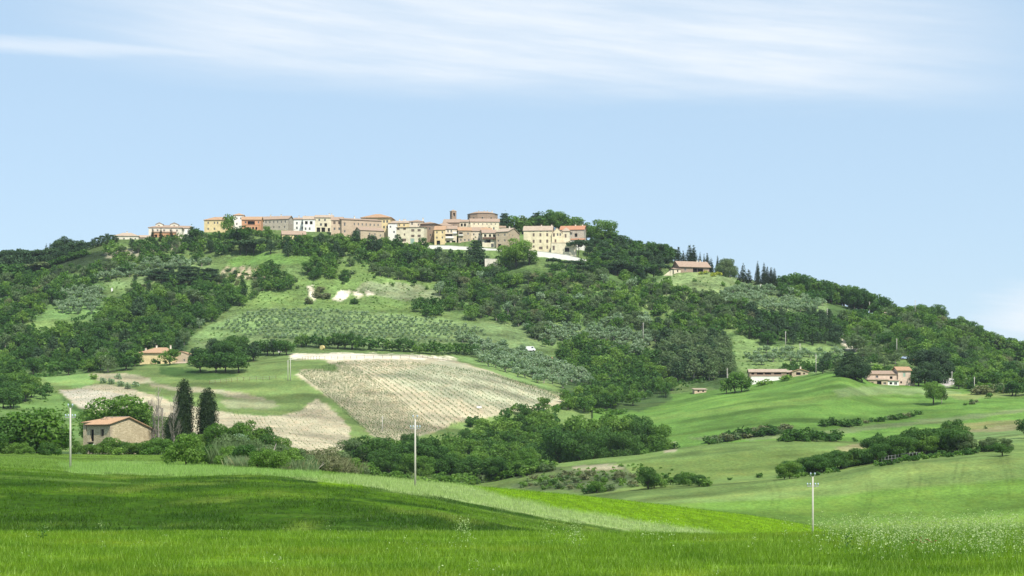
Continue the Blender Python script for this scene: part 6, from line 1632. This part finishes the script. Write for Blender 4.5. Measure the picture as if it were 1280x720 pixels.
small('green_tarpaulin', 695, 452, 860, [('sheet', mbx((-1.2,1.2,-.8,.8,-.1,1.3)), 'green_sheet'), ('frame', mbx((-1.3,-1.2,-.9,-.8,-.1,1.5),(1.2,1.3,-.9,-.8,-.1,1.5)), 'metal')], 'green tarpaulin beside the tiny red-roofed shed', 'tarpaulin')
small('white_trough', 599, 510, 600, [('trough', mbx((-1,1,-.5,.5,-.1,.8)), 'white'), ('rim', mbx((-1.05,1.05,-.55,.55,.8,.9)), 'metal')], 'small white trough at the lower right edge of the vineyard', 'trough')
# farm yard fence left of the vineyard, field fence in the long hedge
def fence(pts, n, h, label, ymin, mt='wood', name='fence'):
    g = [hit(u, v, ymin) for u, v in pts]
    root = empty(name, g[0], label, 'fence'); o = Vector(g[0]); prev = None; rails = MB()
    for i in range(n):
        f = i/(n-1)*(len(g)-1); k = min(int(f), len(g)-2); f -= k
        x = g[k][0]*(1-f)+g[k+1][0]*f; y = g[k][1]*(1-f)+g[k+1][1]*f; z = G(x, y)
        q = Vector((x, y, z))-o
        pm = MB(); pm.tube([(q.x,q.y,q.z-.3),(q.x,q.y,q.z+h)], [.08,.07], 6); pm.build('post', P[mt], root)
        if prev is not None:
            for hz in (.45, .9):
                rails.tube([(prev.x,prev.y,prev.z+h*hz),(q.x,q.y,q.z+h*hz)], [.035,.035], 4, cap=False)
        prev = q
    rails.build('wires', P['metal'], root)
fence([(262,480),(300,476),(345,474)], 12, 1.5, 'wooden post fence below the dark trees right of the yellow farmhouse', 620)
fence([(1102,579),(1125,575),(1150,573)], 12, 1.7, 'grey wire fence with posts along the front of the long field hedge', 425, 'metal')
fence([(1198,567),(1212,565)], 6, 1.6, 'short fence of grey posts under the silvery hedge tree', 425, 'metal')
fence([(378,450),(400,449),(450,448),(520,448),(560,450)], 26, 1.3, 'line of vine-end posts along the pale bank above the vineyard', 640)

# ---------------------------------------------------------------- vines
def vines(name, start, end, nrow, step, leaf, seed, label, ymin=560, size=.55, keep=.85, k=5, hr=(.3,1.1)):
    rng = np.random.RandomState(seed); C_ = []; D_ = []
    def along(pl, f):
        f *= len(pl)-1; i = min(int(f), len(pl)-2); f -= i
        return pl[i][0]*(1-f)+pl[i+1][0]*f, pl[i][1]*(1-f)+pl[i+1][1]*f
    for r in range(nrow):
        f = r/(nrow-1)
        a = hit(*along(start, f), ymin); b = hit(*along(end, f), ymin)
        L = math.hypot(b[0]-a[0], b[1]-a[1]); m = max(2, int(L/step))
        t = (np.arange(m)+rng.uniform(-.2, .2, m))/m
        t = t[rng.rand(m) < keep]
        x = a[0]+(b[0]-a[0])*t + rng.normal(0, .06, len(t)); y = a[1]+(b[1]-a[1])*t; z = gz(x, y)
        for j in range(k):
            d = rng.normal(0, 1, (len(t), 3)); d /= np.linalg.norm(d, axis=1, keepdims=True)
            C_.append(np.stack([x+d[:, 0]*.10, y+d[:, 1]*.22, z+rng.uniform(hr[0], hr[1], len(t))], -1)); D_.append(d)
    C_ = np.concatenate(C_); D_ = np.concatenate(D_)
    Q = cards(C_, D_, np.full(len(C_), size), rng)
    link(name, mesh_np(name, Q, np.arange(len(Q)).reshape(-1, 4), 4, [LM[leaf]]), None, None, label, 'vines', None, 'stuff')
vines('vineyard_vines', [(374,467),(400,459),(427,453),(505,452),(600,464),(695,490)], [(484,555),(517,547),(549,538),(627,516),(690,501),(704,497)], 62, .8, 'grey', 1, 'young vines in long rows on the big pale vineyard', size=.33, hr=(.15,.7), keep=.9, k=5)
vines('lower_vines', [(286,513),(330,521),(372,515),(396,503)], [(320,562),(372,568),(418,560),(438,540)], 26, 1.5, 'grey', 2, 'thin vine rows on the pale plot left of the big vineyard', keep=.5, size=.26, hr=(.1,.5), k=3)
vines('upper_left_vines', [(80,489),(112,482),(150,482)], [(110,514),(150,518),(190,505)], 20, 1.8, 'grey', 3, 'scattered vine stocks on the grey-white plot behind the barn', keep=.35, size=.26, hr=(.1,.5), k=3)

# ---------------------------------------------------------------- grass
def grass_mat(name, gain=1.0, lo=.65, hi=1.45, trans=.3):
    m, nt, bs, out = mat(name)
    a = N(nt, 'ShaderNodeAttribute', attribute_name='soil').outputs['Color']
    isl = N(nt, 'ShaderNodeNewGeometry').outputs['Random Per Island']
    v = N(nt, 'ShaderNodeVectorMath', {0: a, 'Scale': mrange(nt, isl, 0, 1, lo*gain, hi*gain)}, operation='SCALE').outputs[0]
    nt.links.new(v, bs.inputs['Base Color']); bs.inputs['Roughness'].default_value = .5; bs.inputs['Specular IOR Level'].default_value = .25
    t = N(nt, 'ShaderNodeBsdfTranslucent', {'Color': N(nt, 'ShaderNodeVectorMath', {0: v, 1: (1.3, 1.3, .7)}, operation='MULTIPLY').outputs[0]})
    nt.links.new(N(nt, 'ShaderNodeMixShader', {0: trans, 1: bs.outputs[0], 2: t.outputs[0]}).outputs[0], out.inputs[0])
    return m
GM = grass_mat('grass_blades'); GP = grass_mat('pale_seed_grass', 1.15, .8, 1.35)
def soil_at(x, y):
    u = 640+F*x/y
    i = np.clip(np.searchsorted(rowsY, y)-1, 0, len(rowsY)-1); j = np.clip(np.searchsorted(colU, u)-1, 0, len(colU)-1)
    return colr[i, j]
def blades(name, label, x, y, hr, wr, seed, m, lean=.25, tint=None, cmul=1.0):
    rng = np.random.RandomState(seed); n = len(x); z = gz(x, y)-.03
    h = rng.uniform(hr[0], hr[1], n); w = rng.uniform(wr[0], wr[1], n); th = rng.uniform(0, 3.14, n)
    lx = rng.normal(.04, lean, n)*h; ly = rng.normal(0, lean, n)*h
    cx, sx = np.cos(th)*w*.5, np.sin(th)*w*.5
    Q = np.stack([np.stack([x-cx, y-sx, z], -1), np.stack([x+cx, y+sx, z], -1), np.stack([x+lx, y+ly, z+h], -1)], 1)
    me = mesh_np(name, Q.reshape(-1, 3), np.arange(n*3).reshape(-1, 3), 3, [m])
    c = soil_at(x, y)*cmul
    if tint is not None: c = c*(1-tint[1])+np.array(tint[0])*tint[1]
    c = c*rng.uniform(.9, 1.12, (n, 1))
    at = me.color_attributes.new('soil', 'FLOAT_COLOR', 'POINT')
    at.data.foreach_set('color', np.repeat(np.concatenate([c, np.ones((n, 1))], 1), 3, axis=0).astype(np.float32).ravel())
    link(name, me, None, None, label, 'grass', None, 'stuff')
rng = np.random.RandomState(42)
def rand_uy(n, y0, y1, u0=-40, u1=1320, power=1.0):
    y = np.exp(rng.uniform(math.log(y0), math.log(y1), n)); u = rng.uniform(u0, u1, n)
    return (u-640)/F*y, y, u
x, y, u = rand_uy(560000, 25, 52)
k = fbm(x/1.3, y/1.3, 3) + rng.normal(0, .12, len(x)) > .42
blades('wheat_blades', 'bright green wheat blades covering the near field', x[k], y[k], (.05,.15), (.007,.013), 1, GM, .4)
x, y, u = rand_uy(12000, 27, 50)
blades('wheat_ears', 'pale ears standing above the near wheat', x, y, (.10,.19), (.008,.014), 2, GP, .3, ((.30,.42,.10), .6))
x, y, u = rand_uy(150000, 92, 208)
k = (fbm(x/3, y/6, 3)+rng.normal(0, .1, len(x)) > .44) & (soil_at(x, y)[:, 0] < .2)
blades('young_crop_blades', 'short dark green crop on the rising field beyond the wheat', x[k], y[k], (.10,.30), (.03,.08), 3, GM, .35, None, 1.15)
x, y, u = rand_uy(170000, 140, 350)
c = soil_at(x, y); k = (c[:, 0] > .16) & (u < 1000)
blades('pale_seed_grass', 'pale tall seeding grass in the strip between the crops', x[k], y[k], (.25,.6), (.03,.07), 4, GP, .3)
x, y, u = rand_uy(110000, 206, 400)
c = soil_at(x, y); k = (c[:, 0] <= .16) & (c[:, 0] > .1) & ((u < 640) | (y < 320))
blades('verge_grass', 'bright rough grass on the verge and strip beyond the crop', x[k], y[k], (.12,.35), (.03,.08), 5, GM, .4)
# wild oats
def oats(n, u0, u1, y0, y1, hr, seed, centres=None):
    r = np.random.RandomState(seed); C_ = []; D_ = []; ST = []
    for i in range(n):
        if centres is not None:
            cu, cs = centres[r.randint(len(centres))]; uu = r.normal(cu, cs)
        else: uu = r.uniform(u0, u1)
        yy = r.uniform(y0, y1); xx = (uu-640)/F*yy; zz = G(xx, yy); h = r.uniform(*hr); lx = r.normal(.05, .12)*h; ly = r.normal(0, .1)*h
        ST.append(((xx-.004, yy, zz), (xx+.004, yy, zz), (xx+lx, yy+ly, zz+h)))
        m = r.randint(9, 17); t = r.uniform(.4, 1.05, m)
        off = r.normal(0, .075, (m, 3))*(1.25-t)[:, None]*1.5
        C_.append(np.stack([xx+lx*t, yy+ly*t, zz+h*t], -1)+off); d = r.normal(0, 1, (m, 3)); D_.append(d/np.linalg.norm(d, axis=1, keepdims=True))
    C_ = np.concatenate(C_); D_ = np.concatenate(D_)
    Q = cards(C_, D_, np.full(len(C_), .027), r, 1.0)
    return Q, np.array(ST).reshape(-1, 3)
OATM = leaf_mat('oat_spikelets', (.31,.40,.17), (.38,.46,.22), .35, .5)
q1, s1 = oats(800, 0, 0, 34, 49, (.26,.58), 1, [(1060,26),(1100,22),(1145,16),(1185,30),(1215,26),(1250,30),(1290,30),(1150,60),(1230,50)])
q2, s2 = oats(40, -20, 1300, 27, 50, (.22,.34), 2)
q3, s3 = oats(60, 0, 0, 36, 48, (.35,.5), 3, [(700,8),(716,5),(580,6),(820,12)])
for nm, Q, k in (('wild_oats', np.concatenate([q1,q2,q3]), 4), ('oat_stems', np.concatenate([s1,s2,s3]), 3)):
    link(nm, mesh_np(nm, Q, np.arange(len(Q)).reshape(-1, k), k, [OATM if k == 4 else LM['broad']]), None, None, 'pale feathery wild oats above the near wheat at right' if k == 4 else 'thin stems of the wild oats in the near wheat', 'grass', None, 'stuff')
# weeds
def weeds():
    spots = [(53,44),(1060,38)]
    for i, (u, Y) in enumerate(spots):
        r = np.random.RandomState(i+60); x = (u-640)/F*Y; z = G(x, Y); n = 60
        C_ = np.stack([r.normal(0, .05, n), r.normal(0, .05, n), r.uniform(.02, .34, n)], -1); d = r.normal(0, 1, (n, 3))
        Q = cards(C_, d, np.full(n, .045), r)
        link('weed', mesh_np('weed', Q, np.arange(len(Q)).reshape(-1, 4), 4, [LM['oak']]), None, (x, Y, z), 'dark leafy weed poking out of the wheat, %s from left' % ORD[i], 'weed', 'dark weeds in the wheat', 'stuff')
weeds()
# poppies, the faint red dots in the wheat at right
pr = random.Random(8)
pm = MB()
for i in range(14):
    Y = 37+pr.uniform(-.8, .8); x = (1157+pr.gauss(0, 9)-640)/F*Y; z = G(x, Y)+.2+pr.uniform(0, .06)
    pm.tube([(x,Y,z),(x,Y,z+.012)], [.012,.028], 6)
pm.build('poppies', P['redcar'], None, label='few red poppies low in the wheat at right', cat='flowers', kind='stuff')

# ---------------------------------------------------------------- air
hb = MB(); hb.box(-8200, 8200, -30, 16100, -90, 175)
hm = bpy.data.materials.new('haze'); hm.use_nodes = True
hm.node_tree.nodes.clear()
ho = hm.node_tree.nodes.new('ShaderNodeOutputMaterial'); hv = hm.node_tree.nodes.new('ShaderNodeVolumePrincipled')
hv.inputs['Color'].default_value = (.80, .90, 1.0, 1); hv.inputs['Density'].default_value = .000045; hv.inputs['Anisotropy'].default_value = .1
hm.node_tree.links.new(hv.outputs[0], ho.inputs['Volume'])
hb.build('haze', hm, None, kind='stuff')
